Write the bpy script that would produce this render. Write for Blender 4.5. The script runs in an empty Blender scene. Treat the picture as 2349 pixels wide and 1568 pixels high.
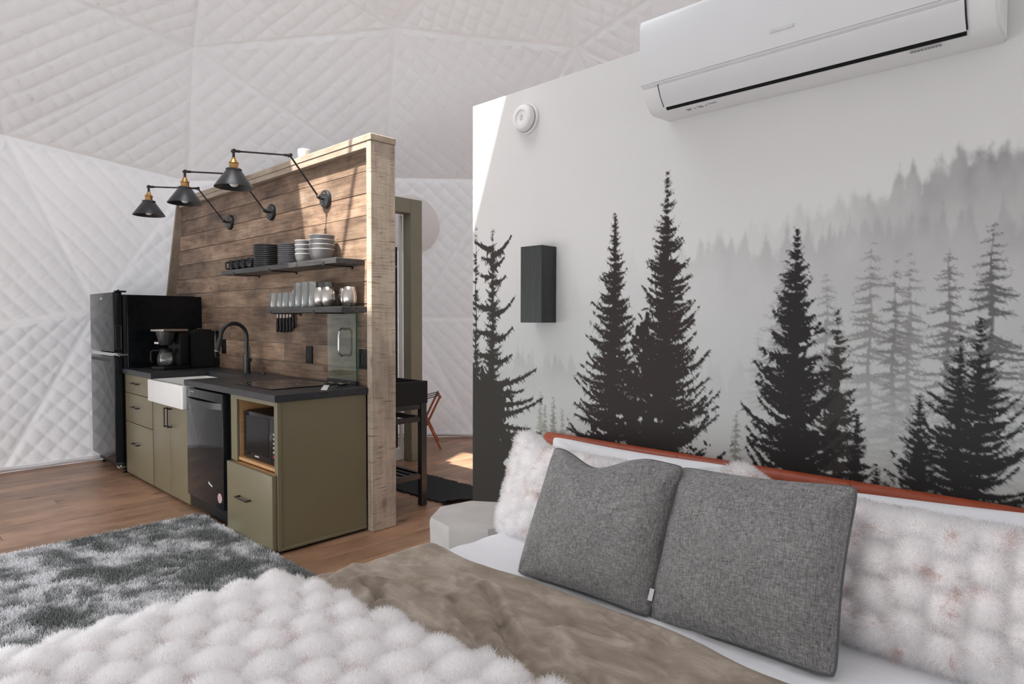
import bpy, bmesh, math, random
import numpy as np
from mathutils import Vector, Matrix
from mathutils.bvhtree import BVHTree

random.seed(7)
RNG = np.random.default_rng(7)
SC = bpy.context.scene
COL = SC.collection
PI = math.pi

# ------------------------------------------------------------------ camera, sky, sun, exposure
YAW, PITCH, ROLL, FPX = 0.7583, -0.0351, 0.0028, 1464.0
_f = Vector((-math.sin(YAW) * math.cos(PITCH), math.cos(YAW) * math.cos(PITCH), math.sin(PITCH)))
_r = Vector((math.cos(YAW), math.sin(YAW), 0))
_u = _r.cross(_f)
_r2 = _r * math.cos(ROLL) + _u * math.sin(ROLL)
_u2 = _u * math.cos(ROLL) - _r * math.sin(ROLL)
cam_data = bpy.data.cameras.new('camera')
cam = bpy.data.objects.new('camera', cam_data)
COL.objects.link(cam)
m3 = Matrix((_r2, _u2, -_f)).transposed()
cam.matrix_world = Matrix.Translation((0, 0, 1.33)) @ m3.to_4x4()
cam_data.sensor_width = 36.0
cam_data.lens = 36.0 * FPX / 2349.0
cam_data.clip_start = 0.02
SC.camera = cam

SUN_DIR = Vector((-0.07, 1.0, -1.75)).normalized()
world = bpy.data.worlds.new('World')
SC.world = world
world.use_nodes = True
wn = world.node_tree
wn.nodes.clear()
_o = wn.nodes.new('ShaderNodeOutputWorld')
_b = wn.nodes.new('ShaderNodeBackground')
_s = wn.nodes.new('ShaderNodeTexSky')
_s.sky_type = 'NISHITA'
_s.sun_disc = False
_s.sun_elevation = math.asin(-SUN_DIR.z)
_s.sun_rotation = math.atan2(-SUN_DIR.x, -SUN_DIR.y)
_s.air_density = 1.0
_s.dust_density = 4.0
_s.ozone_density = 0.6
_mx = wn.nodes.new('ShaderNodeMixRGB')          # thin white cloud over the blue sky
_mx.inputs[0].default_value = 0.62
_mx.inputs[2].default_value = (7.15, 7.4, 7.65, 1)
wn.links.new(_s.outputs[0], _mx.inputs[1])
wn.links.new(_mx.outputs[0], _b.inputs[0])
_b.inputs[1].default_value = 0.85
wn.links.new(_b.outputs[0], _o.inputs[0])
sd = bpy.data.lights.new('sun', 'SUN')
sd.energy = 16.0
sd.angle = 0.012
sd.color = (1.0, 0.96, 0.90)
sun = bpy.data.objects.new('sun', sd)
COL.objects.link(sun)
sun.location = (-4, -6, 12)
sun.rotation_euler = (-SUN_DIR).to_track_quat('Z', 'Y').to_euler()

SC.view_settings.view_transform = 'Standard'
SC.view_settings.look = 'None'
SC.view_settings.gamma = 1.0
SC.view_settings.use_curve_mapping = False
SC.view_settings.exposure = -0.2
SC.cycles.use_denoising = True
SC.cycles.max_bounces = 14
SC.cycles.transmission_bounces = 12
SC.cycles.glossy_bounces = 5
SC.cycles.diffuse_bounces = 7
SC.cycles.use_adaptive_sampling = True
SC.cycles.adaptive_threshold = 0.025
SC.cycles.transparent_max_bounces = 16
SC.cycles.sample_clamp_indirect = 8.0

# ------------------------------------------------------------------ helpers
WL = {}
def link(o):
    COL.objects.link(o)
    return o
def tag(o, label=None, cat=None, group=None, kind=None):
    if label: o['label'] = label
    if cat: o['category'] = cat
    if group: o['group'] = group
    if kind: o['kind'] = kind
    return o
def thing(name, label, cat, loc=(0, 0, 0), group=None, local=False, kind=None, rot=None):
    o = link(bpy.data.objects.new(name, None))
    o.empty_display_size = 0.1
    o.location = loc
    if rot: o.rotation_euler = rot
    WL[o.name] = Vector((0, 0, 0)) if local else Vector(loc)
    return tag(o, label, cat, group, kind)
def finish(me, smooth=None):
    if smooth is not None:
        me.polygons.foreach_set('use_smooth', [True] * len(me.polygons))
        me.set_sharp_from_angle(angle=math.radians(smooth))
    me.update()
def put(name, me, mat, parent=None, loc=None, label=None, kind=None):
    o = bpy.data.objects.new(name, me)
    link(o)
    if mat is not None and not me.materials: me.materials.append(mat)
    if parent is not None:
        o.parent = parent
        off = WL.get(parent.name, Vector((0, 0, 0)))
        WL[o.name] = off
        if off.length > 1e-9: me.transform(Matrix.Translation(-off))
    else:
        if loc is not None:
            me.transform(Matrix.Translation(-Vector(loc)))
            o.location = loc
            WL[o.name] = Vector(loc)
        else:
            WL[o.name] = Vector((0, 0, 0))
    if label: o['label'] = label
    if kind: o['kind'] = kind
    return o
def obj(name, bm, mat, parent=None, loc=None, smooth=35, label=None, kind=None):
    me = bpy.data.meshes.new(name)
    bmesh.ops.recalc_face_normals(bm, faces=bm.faces[:])
    bm.to_mesh(me)
    bm.free()
    finish(me, smooth)
    return put(name, me, mat, parent, loc, label, kind)
def pydata(name, V, F, mat, parent=None, loc=None, smooth=60, label=None, kind=None):
    me = bpy.data.meshes.new(name)
    V = np.asarray(V, dtype=np.float32).reshape(-1, 3)
    F = np.asarray(F, dtype=np.int32)
    n, k = F.shape
    me.vertices.add(len(V)); me.vertices.foreach_set('co', V.ravel())
    me.loops.add(n * k); me.loops.foreach_set('vertex_index', F.ravel())
    me.polygons.add(n)
    me.polygons.foreach_set('loop_start', np.arange(0, n * k, k, dtype=np.int32))
    me.polygons.foreach_set('loop_total', np.full(n, k, dtype=np.int32))
    me.update(calc_edges=True)
    if smooth is not None:
        me.polygons.foreach_set('use_smooth', np.ones(n, dtype=bool))
        if smooth < 179: me.set_sharp_from_angle(angle=math.radians(smooth))
    me.validate()
    return put(name, me, mat, parent, loc, label, kind)
def copy_tree(o, parent=None, **props):
    c = o.copy(); link(c)
    if parent is not None:
        c.parent = parent
    for k, v in props.items(): c[k] = v
    for ch in o.children: copy_tree(ch, c)
    return c
def gridfaces(nu, nv, wrap=False):
    i, j = np.meshgrid(np.arange(nu if wrap else nu - 1), np.arange(nv - 1), indexing='ij')
    i2 = (i + 1) % nu
    return np.stack([i * nv + j, i2 * nv + j, i2 * nv + j + 1, i * nv + j + 1], -1).reshape(-1, 4)

BMN = bmesh.new
def bx(bm, x0, x1, y0, y1, z0, z1, bev=0.0, seg=1):
    vs = [bm.verts.new((x, y, z)) for x in (x0, x1) for y in (y0, y1) for z in (z0, z1)]
    fs = [(0, 1, 3, 2), (4, 6, 7, 5), (0, 4, 5, 1), (2, 3, 7, 6), (0, 2, 6, 4), (1, 5, 7, 3)]
    faces = [bm.faces.new([vs[i] for i in f]) for f in fs]
    if bev > 0:
        es = list({e for f in faces for e in f.edges})
        bmesh.ops.bevel(bm, geom=es, offset=bev, segments=seg, profile=0.6, affect='EDGES')
    return bm
def lathe(bm, prof, n=28, M=None, cap0=False, cap1=False):
    M = M or Matrix()
    rings = []
    for r, z in prof:
        if r < 1e-6:
            rings.append([bm.verts.new(M @ Vector((0, 0, z)))])
        else:
            rings.append([bm.verts.new(M @ Vector((r * math.cos(2 * PI * k / n), r * math.sin(2 * PI * k / n), z))) for k in range(n)])
    for a, b in zip(rings, rings[1:]):
        if len(a) == 1 and len(b) == 1: continue
        for k in range(n):
            k2 = (k + 1) % n
            if len(a) == 1: bm.faces.new((a[0], b[k2], b[k]))
            elif len(b) == 1: bm.faces.new((a[k], a[k2], b[0]))
            else: bm.faces.new((a[k], a[k2], b[k2], b[k]))
    if cap0 and len(rings[0]) > 1: bm.faces.new(rings[0][::-1])
    if cap1 and len(rings[-1]) > 1: bm.faces.new(rings[-1])
    return bm
def tube(bm, pts, r, n=10, closed=False, caps=True):
    P = [Vector(p) for p in pts]
    R = r if isinstance(r, (list, tuple)) else [r] * len(P)
    N = len(P)
    up = None
    rings = []
    for i in range(N):
        if closed: t = (P[(i + 1) % N] - P[i - 1]).normalized()
        else: t = (P[min(i + 1, N - 1)] - P[max(i - 1, 0)]).normalized()
        if up is None:
            up = Vector((0, 0, 1)) if abs(t.z) < 0.9 else Vector((1, 0, 0))
        a = (up - t * up.dot(t))
        if a.length < 1e-6: a = t.orthogonal()
        a.normalize()
        b = t.cross(a)
        up = a
        rings.append([bm.verts.new(P[i] + (a * math.cos(2 * PI * k / n) + b * math.sin(2 * PI * k / n)) * R[i]) for k in range(n)])
    pairs = list(zip(rings, rings[1:])) + ([(rings[-1], rings[0])] if closed else [])
    for A, B in pairs:
        for k in range(n):
            k2 = (k + 1) % n
            bm.faces.new((A[k], A[k2], B[k2], B[k]))
    if caps and not closed:
        bm.faces.new(rings[0][::-1]); bm.faces.new(rings[-1])
    return bm
def cyl(bm, p0, p1, r, n=20, r1=None):
    return tube(bm, [p0, p1], [r, r if r1 is None else r1], n)
def prism(bm, poly, a, b, fn):
    A = [bm.verts.new(fn(u, v, a)) for u, v in poly]
    B = [bm.verts.new(fn(u, v, b)) for u, v in poly]
    n = len(poly)
    for k in range(n):
        k2 = (k + 1) % n
        bm.faces.new((A[k], A[k2], B[k2], B[k]))
    bm.faces.new(A[::-1]); bm.faces.new(B)
    return bm
YZX = lambda u, v, w: (w, u, v)     # poly in (y,z), extruded along x
XZY = lambda u, v, w: (u, w, v)     # poly in (x,z), extruded along y
XYZ = lambda u, v, w: (u, v, w)
def bar(bm, p0, p1, w, h, up=(0, 0, 1), bev=0.0):
    p0, p1 = Vector(p0), Vector(p1)
    t = (p1 - p0); L = t.length; t.normalize()
    u = Vector(up); s = t.cross(u)
    if s.length < 1e-5: s = t.orthogonal()
    s.normalize(); u = s.cross(t)
    b2 = bmesh.new(); bx(b2, 0, L, -w / 2, w / 2, -h / 2, h / 2, bev)
    M = Matrix((t, s, u)).transposed().to_4x4(); M.translation = p0
    b2.transform(M)
    me = bpy.data.meshes.new('tmp'); b2.to_mesh(me); b2.free(); bm.from_mesh(me); bpy.data.meshes.remove(me)
    return bm

# numpy noise ------------------------------------------------------------
def vnoise(x, y, seed=0):
    r = np.random.default_rng(seed)
    T = r.random((256, 256)).astype(np.float32)
    xi = np.floor(x).astype(int); yi = np.floor(y).astype(int)
    fx = x - xi; fy = y - yi
    fx = fx * fx * (3 - 2 * fx); fy = fy * fy * (3 - 2 * fy)
    g = lambda a, b: T[a & 255, b & 255]
    return ((g(xi, yi) * (1 - fx) + g(xi + 1, yi) * fx) * (1 - fy) + (g(xi, yi + 1) * (1 - fx) + g(xi + 1, yi + 1) * fx) * fy)
def fbm(x, y, seed=0, oct=4, gain=0.5):
    s = 0; a = 1; t = 0
    for k in range(oct):
        s = s + a * vnoise(x * 2 ** k + 17.3 * k, y * 2 ** k + 9.1 * k, seed + k); t += a; a *= gain
    return s / t
def sstep(a, b, x):
    t = np.clip((x - a) / (b - a), 0, 1)
    return t * t * (3 - 2 * t)

# materials ------------------------------------------------------------
def lin(c):
    return tuple((v / 12.92 if v <= 0.04045 else ((v + 0.055) / 1.055) ** 2.4) for v in c)
class NT:
    def __init__(s, name):
        s.m = bpy.data.materials.new(name); s.m.use_nodes = True
        s.t = s.m.node_tree; s.t.nodes.clear()
        s.out = s.t.nodes.new('ShaderNodeOutputMaterial')
        s.p = s.t.nodes.new('ShaderNodeBsdfPrincipled')
        s.t.links.new(s.p.outputs[0], s.out.inputs[0])
    def n(s, typ, **kw):
        nd = s.t.nodes.new(typ)
        for k, v in kw.items(): setattr(nd, k, v)
        return nd
    def l(s, a, b): s.t.links.new(a, b)
    def coord(s, scale=(1, 1, 1), rnd=False, out='Object'):
        tc = s.n('ShaderNodeTexCoord')
        mp = s.n('ShaderNodeMapping'); mp.inputs['Scale'].default_value = scale
        s.l(tc.outputs[out], mp.inputs['Vector'])
        if rnd:
            oi = s.n('ShaderNodeObjectInfo')
            mu = s.n('ShaderNodeMath', operation='MULTIPLY'); mu.inputs[1].default_value = 37.0
            s.l(oi.outputs['Random'], mu.inputs[0])
            cb = s.n('ShaderNodeCombineXYZ')
            for i in range(3): s.l(mu.outputs[0], cb.inputs[i])
            s.l(cb.outputs[0], mp.inputs['Location'])
        return mp.outputs[0]
    def noise(s, vec, scale, detail=4, rough=0.55, dist=0.0):
        nd = s.n('ShaderNodeTexNoise')
        nd.inputs['Scale'].default_value = scale; nd.inputs['Detail'].default_value = detail
        nd.inputs['Roughness'].default_value = rough; nd.inputs['Distortion'].default_value = dist
        if vec is not None: s.l(vec, nd.inputs['Vector'])
        return nd.outputs[0]
    def ramp(s, fac, stops):
        r = s.n('ShaderNodeValToRGB')
        e = r.color_ramp.elements
        while len(e) < len(stops): e.new(0.5)
        for k, (p, c) in enumerate(stops):
            e[k].position = p; e[k].color = (c if len(c) == 4 else (*c, 1)) if not isinstance(c, (int, float)) else (c, c, c, 1)
        s.l(fac, r.inputs[0]); return r.outputs[0]
    def mix(s, fac, a, b, mode='MIX'):
        m = s.n('ShaderNodeMixRGB', blend_type=mode)
        for sock, v in ((m.inputs[0], fac), (m.inputs[1], a), (m.inputs[2], b)):
            if isinstance(v, (int, float)): sock.default_value = v if sock == m.inputs[0] else (v, v, v, 1)
            elif isinstance(v, tuple): sock.default_value = (*v[:3], 1)
            else: s.l(v, sock)
        return m.outputs[0]
    def bump(s, h, strength=0.3, dist=0.005):
        b = s.n('ShaderNodeBump'); b.inputs['Strength'].default_value = strength; b.inputs['Distance'].default_value = dist
        s.l(h, b.inputs['Height']); s.l(b.outputs[0], s.p.inputs['Normal']); return b
    def set(s, **kw):
        for k, v in kw.items():
            sock = s.p.inputs[k.replace('_', ' ')]
            if isinstance(v, (int, float)): sock.default_value = v
            elif isinstance(v, tuple): sock.default_value = (*v[:3], 1) if len(sock.default_value) == 4 else v
            else: s.l(v, sock)
        return s
def plain(name, col, rough=0.5, metal=0.0, var=0.12, scale=9.0, bump=0.0, bscale=60.0, stretch=(1, 1, 1), spec=None, coat=0.0):
    t = NT(name); v = t.coord(stretch)
    nz = t.noise(v, scale, 5)
    c = t.ramp(nz, [(0.3, tuple(x * (1 - var) for x in col)), (0.7, tuple(min(1, x * (1 + var)) for x in col))])
    t.set(Base_Color=c, Roughness=rough, Metallic=metal)
    if spec is not None: t.set(Specular_IOR_Level=spec)
    if coat: t.set(Coat_Weight=coat, Coat_Roughness=0.05)
    if bump: t.bump(t.noise(v, bscale, 4), bump, 0.003)
    return t.m
M = {}
def liner(name, glow):
    t = NT(name)
    c = t.ramp(t.noise(t.coord(), 1.2, 3), [(0.35, (0.79, 0.785, 0.79)), (0.65, (0.82, 0.815, 0.82))])
    t.set(Base_Color=c, Roughness=0.8, Specular_IOR_Level=0.2)
    nz = t.noise(t.coord((1, 1, 2.5)), 14, 4)
    t.bump(nz, 0.18, 0.008)
    tr = t.n('ShaderNodeBsdfTranslucent'); tr.inputs[0].default_value = (0.80, 0.79, 0.80, 1)
    mx = t.n('ShaderNodeMixShader'); mx.inputs[0].default_value = glow      # daylight glows through the fabric
    t.l(t.p.outputs[0], mx.inputs[1]); t.l(tr.outputs[0], mx.inputs[2]); t.l(mx.outputs[0], t.out.inputs[0])
    return t.m
M['liner'] = liner('white_liner', 0.052)
M['liner_roof'] = liner('white_roof_liner', 0.021)
M['cover'] = plain('smooth_white_cover', (0.90, 0.89, 0.89), 0.7, var=0.01)
M['white_wall'] = plain('white_paint', (0.74, 0.74, 0.73), 0.7, var=0.02)
M['white_plastic'] = plain('white_plastic', (0.78, 0.78, 0.77), 0.38, var=0.01)
M['ac_panel'] = plain('ac_gloss', (0.70, 0.71, 0.715), 0.22, var=0.01)
M['grey_plastic'] = plain('grey_plastic', (0.30, 0.30, 0.30), 0.5)
M['black_gloss'] = plain('black_gloss', (0.005, 0.006, 0.007), 0.12, var=0.05, spec=0.22)
M['fridge_door'] = plain('fridge_gloss', (0.010, 0.012, 0.014), 0.07, var=0.05, spec=0.27)
M['black_satin'] = plain('black_satin', (0.007, 0.0075, 0.008), 0.42, var=0.1, spec=0.3)
M['black_metal'] = plain('black_metal', (0.014, 0.014, 0.015), 0.36, var=0.1, spec=0.6)
M['grey_metal'] = plain('dark_grey_metal', (0.045, 0.047, 0.05), 0.34, metal=0.5, var=0.1)
M['chrome'] = plain('chrome', (0.72, 0.72, 0.72), 0.16, 1.0, var=0.02)
M['steel'] = plain('brushed_steel', (0.56, 0.53, 0.50), 0.27, 1.0, var=0.05, stretch=(1, 1, 12))
M['brass'] = plain('aged_brass', (0.52, 0.31, 0.12), 0.33, 1.0, var=0.15, scale=30)
M['olive'] = plain('olive_paint', (0.175, 0.150, 0.088), 0.36, var=0.05, scale=3)
M['olive_wall'] = plain('olive_wall_paint', (0.215, 0.20, 0.145), 0.6, var=0.04, scale=3)
M['sink'] = plain('sink_glaze', (0.80, 0.80, 0.78), 0.12, var=0.01, coat=0.5)
M['mug'] = plain('black_stoneware', (0.012, 0.012, 0.013), 0.3, var=0.15)
M['plate'] = plain('charcoal_stoneware', (0.045, 0.048, 0.048), 0.22, var=0.15)
M['plate2'] = plain('grey_stoneware', (0.13, 0.13, 0.14), 0.3, var=0.1)
M['bowl'] = plain('grey_bowl_glaze', (0.15, 0.148, 0.15), 0.38, var=0.08)
M['sconce'] = plain('black_stained_wood', (0.022, 0.027, 0.025), 0.45, var=0.4, scale=6, stretch=(14, 14, 1.2), bump=0.3, bscale=10)
M['leather'] = plain('rust_leather', (0.33, 0.062, 0.022), 0.42, var=0.18, scale=14, bump=0.2, bscale=140)
M['redwood'] = plain('red_stained_wood', (0.36, 0.085, 0.03), 0.4, var=0.2, scale=8, stretch=(1, 1, 6))
M['strap'] = plain('black_webbing', (0.02, 0.018, 0.018), 0.8)
M['concrete'] = plain('grey_concrete', (0.55, 0.535, 0.51), 0.75, var=0.10, scale=7, bump=0.15, bscale=40)
M['birch'] = plain('raw_plywood', (0.50, 0.28, 0.12), 0.55, var=0.12, scale=6, stretch=(8, 1, 8))
M['bulb'] = plain('frosted_bulb', (0.80, 0.80, 0.80), 0.25, var=0.01)
M['piping'] = plain('grey_piping', (0.12, 0.12, 0.125), 0.9)
M['paper'] = plain('sticker_pink', (0.62, 0.42, 0.42), 0.6)
M['ink'] = plain('sticker_ink', (0.30, 0.16, 0.17), 0.6)
M['white_mark'] = plain('white_mark', (0.7, 0.7, 0.7), 0.5)
M['pale_mark'] = plain('pale_mark', (0.60, 0.60, 0.59), 0.4)
M['red_dot'] = plain('red_print', (0.35, 0.02, 0.02), 0.5)

def linen(name, col):
    t = NT(name)
    v1 = t.coord((1.0, 1.0, 6.0)); v2 = t.coord((6.0, 1.0, 1.0))
    a = t.noise(v1, 62, 2, 0.6); b = t.noise(v2, 62, 2, 0.6)
    h = t.mix(0.5, a, b)
    big = t.noise(t.coord(), 9, 3)
    f = t.mix(0.12, h, big)
    c = t.ramp(f, [(0.33, tuple(x * 0.38 for x in col)), (0.5, col), (0.66, tuple(x * 1.8 for x in col))])
    t.set(Base_Color=c, Roughness=0.95, Sheen_Weight=0.15)
    t.bump(h, 0.4, 0.0012)
    return t.m
M['linen'] = linen('grey_linen', (0.20, 0.197, 0.193))

def sheetmat():
    t = NT('white_cotton')
    v = t.coord()
    t.set(Base_Color=(0.85, 0.865, 0.89), Roughness=0.9, Sheen_Weight=0.1)
    t.bump(t.noise(t.coord((1, 3, 1)), 7, 4, 0.5), 0.25, 0.02)
    return t.m
M['sheet'] = sheetmat()

def velvet():
    t = NT('taupe_velvet')
    v = t.coord((1, 1.6, 1))
    nz = t.noise(v, 7.5, 7, 0.64, 0.5)
    c = t.ramp(nz, [(0.32, (0.20, 0.162, 0.124)), (0.50, (0.31, 0.255, 0.20)), (0.68, (0.46, 0.395, 0.33))])
    t.set(Base_Color=c, Roughness=0.8, Sheen_Weight=0.35, Sheen_Roughness=0.4, Sheen_Tint=(0.8, 0.7, 0.62))
    t.bump(t.noise(t.coord((1, 2.2, 1)), 16, 5, 0.6, 0.6), 0.35, 0.006)
    return t.m
M['velvet'] = velvet()

def furmat(name, tipc, rootc, spotc):
    t = NT(name)
    ci = t.n('ShaderNodeHairInfo')
    at = t.n('ShaderNodeAttribute'); at.attribute_name = 'tint'
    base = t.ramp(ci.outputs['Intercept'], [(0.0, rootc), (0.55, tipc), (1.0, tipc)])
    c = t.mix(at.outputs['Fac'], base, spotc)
    t.set(Base_Color=c, Roughness=0.85, Specular_IOR_Level=0.2)
    hb = t.n('ShaderNodeBsdfHairPrincipled'); hb.parametrization = 'COLOR'
    t.l(c, hb.inputs['Color']); hb.inputs['Roughness'].default_value = 0.6; hb.inputs['Radial Roughness'].default_value = 0.75
    t.l(hb.outputs[0], t.out.inputs[0])
    return t.m
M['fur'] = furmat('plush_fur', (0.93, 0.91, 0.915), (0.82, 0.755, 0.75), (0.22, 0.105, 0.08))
M['fur_base'] = plain('fur_backing', (0.90, 0.86, 0.86), 0.95, var=0.1)
def rugmat():
    t = NT('shag_pile')
    at = t.n('ShaderNodeAttribute'); at.attribute_name = 'tint'
    c = t.ramp(at.outputs['Fac'], [(0.0, (0.205, 0.218, 0.212)), (0.42, (0.31, 0.322, 0.316)), (0.70, (0.56, 0.565, 0.57)), (1.0, (0.88, 0.875, 0.885))])
    t.set(Base_Color=c, Roughness=0.9, Specular_IOR_Level=0.15)
    return t.m
M['pile'] = rugmat()
M['rug_base'] = plain('rug_backing', (0.16, 0.17, 0.17), 0.95, var=0.3, scale=14)
M['mat_black'] = plain('black_woven_cotton', (0.012, 0.014, 0.017), 0.95, var=0.5, scale=50, stretch=(1, 8, 1), bump=0.6, bscale=60)
M['mat_grey'] = plain('grey_woven_backing', (0.30, 0.32, 0.34), 0.95, var=0.3, scale=40)

def glass(name, tint=(0.97, 1.0, 0.985), rough=0.0, ior=1.45):
    t = NT(name)
    nz = t.noise(t.coord(), 3.0, 2)
    c = t.mix(nz, tint, tuple(x * 0.985 for x in tint))
    t.set(Base_Color=c, Transmission_Weight=1.0, Roughness=rough, IOR=ior)
    return t.m
def thin_glass(name, lit_haze):
    t = NT(name)                                   # thin-walled clear glass: sees through, mirrors at the rims, caught light painted in as white
    fr = t.n('ShaderNodeFresnel'); fr.inputs[0].default_value = 1.5
    gl = t.n('ShaderNodeBsdfGlossy'); gl.inputs['Roughness'].default_value = 0.04
    tp = t.n('ShaderNodeBsdfTransparent'); tp.inputs[0].default_value = (0.97, 0.985, 0.98, 1)
    df = t.n('ShaderNodeBsdfDiffuse'); t.l(t.ramp(t.noise(t.coord((1, 1, 0.3)), 60, 2), [(0.3, (0.72, 0.74, 0.74)), (0.7, (0.85, 0.87, 0.87))]), df.inputs[0])
    m1 = t.n('ShaderNodeMixShader'); m1.inputs[0].default_value = lit_haze
    t.l(tp.outputs[0], m1.inputs[1]); t.l(df.outputs[0], m1.inputs[2])
    m2 = t.n('ShaderNodeMixShader'); t.l(fr.outputs[0], m2.inputs[0]); t.l(m1.outputs[0], m2.inputs[1]); t.l(gl.outputs[0], m2.inputs[2])
    t.l(m2.outputs[0], t.out.inputs[0])
    return t.m
M['glass'] = glass('clear_glass')
M['tumbler'] = thin_glass('tumbler_glass', 0.17)
M['carafe'] = thin_glass('carafe_glass', 0.05)
M['green_glass'] = glass('green_edge_glass', (0.86, 0.97, 0.91))
M['green_edge'] = plain('green_glass_edge', (0.03, 0.16, 0.09), 0.15)
M['smoke_glass'] = glass('smoked_plastic', (0.45, 0.42, 0.48))

def counter():
    t = NT('charcoal_counter')
    v = t.coord((1, 3, 1)); a = t.noise(v, 6, 6, 0.65, 0.8); b = t.noise(t.coord((1, 6, 6)), 9, 5, 0.7)
    c = t.ramp(t.mix(0.5, a, b), [(0.3, (0.012, 0.013, 0.015)), (0.55, (0.026, 0.028, 0.032)), (0.78, (0.075, 0.072, 0.07))])
    t.set(Base_Color=c, Roughness=0.42, Specular_IOR_Level=0.45)
    t.bump(a, 0.15, 0.003); return t.m
M['counter'] = counter()
def shelfwood():
    t = NT('charcoal_shelf')
    a = t.noise(t.coord((1, 10, 10)), 5, 6, 0.6)
    c = t.ramp(a, [(0.3, (0.02, 0.02, 0.021)), (0.7, (0.075, 0.072, 0.07))])
    t.set(Base_Color=c, Roughness=0.38)
    return t.m
M['shelf'] = shelfwood()

def stained(name, stops, grain_axis, knot=True, rough=0.6, bump=0.25, charr=0.5, sawn=False, tonemul=0.25):
    t = NT(name)
    st = [14, 14, 14]; st[grain_axis] = 1.1
    g = t.noise(t.coord(tuple(st), True), 3.4, 7, 0.62, 0.5)
    st2 = [3, 3, 3]; st2[grain_axis] = 1.0
    cl = t.noise(t.coord(tuple(st2), True), 2.1, 4, 0.55, 0.4)
    f = t.mix(0.55, g, cl)
    c = t.ramp(f, stops)
    if charr:
        ch = t.noise(t.coord((2.2, 2.2, 3.2), True), 1.9, 5, 0.6)
        chf = t.ramp(ch, [(0.42, 0.0), (0.68, charr)])
        c = t.mix(chf, c, (0.42, 0.41, 0.42), 'MULTIPLY')
    if knot:
        vo = t.n('ShaderNodeTexVoronoi'); st3 = [4.2, 4.2, 4.2]; st3[grain_axis] = 2.4
        t.l(t.coord(tuple(st3), True), vo.inputs['Vector']); vo.inputs['Scale'].default_value = 1.0
        kf = t.ramp(vo.outputs['Distance'], [(0.03, 1.0), (0.09, 0.55), (0.15, 0.0)])
        c = t.mix(kf, c, (0.10, 0.045, 0.022))
    oi = t.n('ShaderNodeObjectInfo')
    mr = t.n('ShaderNodeMapRange'); mr.inputs[3].default_value = 1 - tonemul; mr.inputs[4].default_value = 1 + tonemul
    t.l(oi.outputs['Random'], mr.inputs[0])
    hv = t.n('ShaderNodeHueSaturation'); t.l(mr.outputs[0], hv.inputs['Value']); t.l(c, hv.inputs['Color'])
    c = hv.outputs[0]
    h = g
    if sawn:
        da = t.noise(t.coord((1, 2.6, 34)), 3.2, 4, 0.6, 0.3); br = t.noise(t.coord((3, 4, 5)), 2.2, 5)
        msk = t.mix(1.0, t.ramp(da, [(0.53, 0.0), (0.66, 1.0)]), t.ramp(br, [(0.40, 0.0), (0.58, 1.0)]), 'MULTIPLY')
        c = t.mix(t.mix(1.0, msk, 0.85, 'MULTIPLY'), c, (0.16, 0.11, 0.07))
        h = t.mix(0.6, g, da)
    t.set(Base_Color=c, Roughness=rough)
    t.bump(h, bump, 0.004)
    return t.m
M['plank'] = stained('stained_pine_plank', [(0.32, (0.07, 0.043, 0.028)), (0.44, (0.19, 0.122, 0.080)), (0.55, (0.30, 0.205, 0.138)), (0.70, (0.43, 0.325, 0.24))], 0, charr=0.85, tonemul=0.32, bump=0.35)
M['trim_wood'] = stained('weathered_trim', [(0.28, (0.14, 0.10, 0.07)), (0.5, (0.28, 0.215, 0.16)), (0.75, (0.40, 0.33, 0.26))], 2, charr=0.3, tonemul=0.08)
M['trim_wood_x'] = stained('weathered_top_trim', [(0.28, (0.21, 0.155, 0.11)), (0.5, (0.40, 0.325, 0.25)), (0.75, (0.54, 0.465, 0.38))], 0, charr=0.3, tonemul=0.08)
M['post_wood'] = stained('rough_sawn_board', [(0.25, (0.24, 0.185, 0.14)), (0.5, (0.45, 0.375, 0.295)), (0.75, (0.58, 0.505, 0.42))], 2, charr=0.35, sawn=True, bump=0.35, tonemul=0.02)
M['floor'] = stained('hickory_floor', [(0.28, (0.15, 0.078, 0.046)), (0.42, (0.32, 0.178, 0.106)), (0.6, (0.41, 0.245, 0.15)), (0.76, (0.52, 0.34, 0.22))], 1, rough=0.36, bump=0.08, charr=0.55, tonemul=0.2)

def muralmat():
    t = NT('mural_paper')
    a = t.n('ShaderNodeAttribute'); a.attribute_name = 'print'
    g = t.noise(t.coord(), 260, 2, 0.8)
    c = t.mix(0.06, a.outputs['Color'], g, 'OVERLAY')
    t.set(Base_Color=c, Roughness=0.6, Specular_IOR_Level=0.15)
    return t.m
M['mural'] = muralmat()
# ================================================================== SETTING
# ---- floor of long planks running towards the back
floor = thing('floor', None, None, (0, 0, 0), kind='structure')
bm = BMN()
ring = [(-3.3 + 4.3 * math.cos(2 * PI * k / 48), 1.77 + 4.3 * math.sin(2 * PI * k / 48)) for k in range(48)]
prism(bm, ring, -0.12, -0.012, XYZ)
obj('subfloor', bm, plain('plywood_subfloor', (0.10, 0.065, 0.042), 0.8), floor)
PW = 0.165
x = -7.28; col_i = 0
while x < -1.55:
    off = RNG.uniform(0, 1.25)
    y = -1.0 - off
    while y < 5.5:
        L = RNG.uniform(1.0, 1.55)
        y0, y1 = max(y, -1.0), min(y + L, 5.5)
        cx, cy = x + PW / 2, (y0 + y1) / 2
        if y1 - y0 > 0.12:
            # keep planks inside the dome footprint
            dmin = min(math.hypot(cx + 3.3, yy - 1.77) for yy in (y0, y1, cy))
            if dmin < 3.85 and not (cx > -2.0 and y1 < 1.0):
                b = BMN(); bx(b, x + 0.0008, x + PW - 0.0008, y0 + 0.0008, y1 - 0.0008, -0.012, RNG.uniform(-0.0006, 0.0), 0.0016)
                obj('plank', b, M['floor'], floor)
        y += L
    x += PW; col_i += 1

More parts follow.
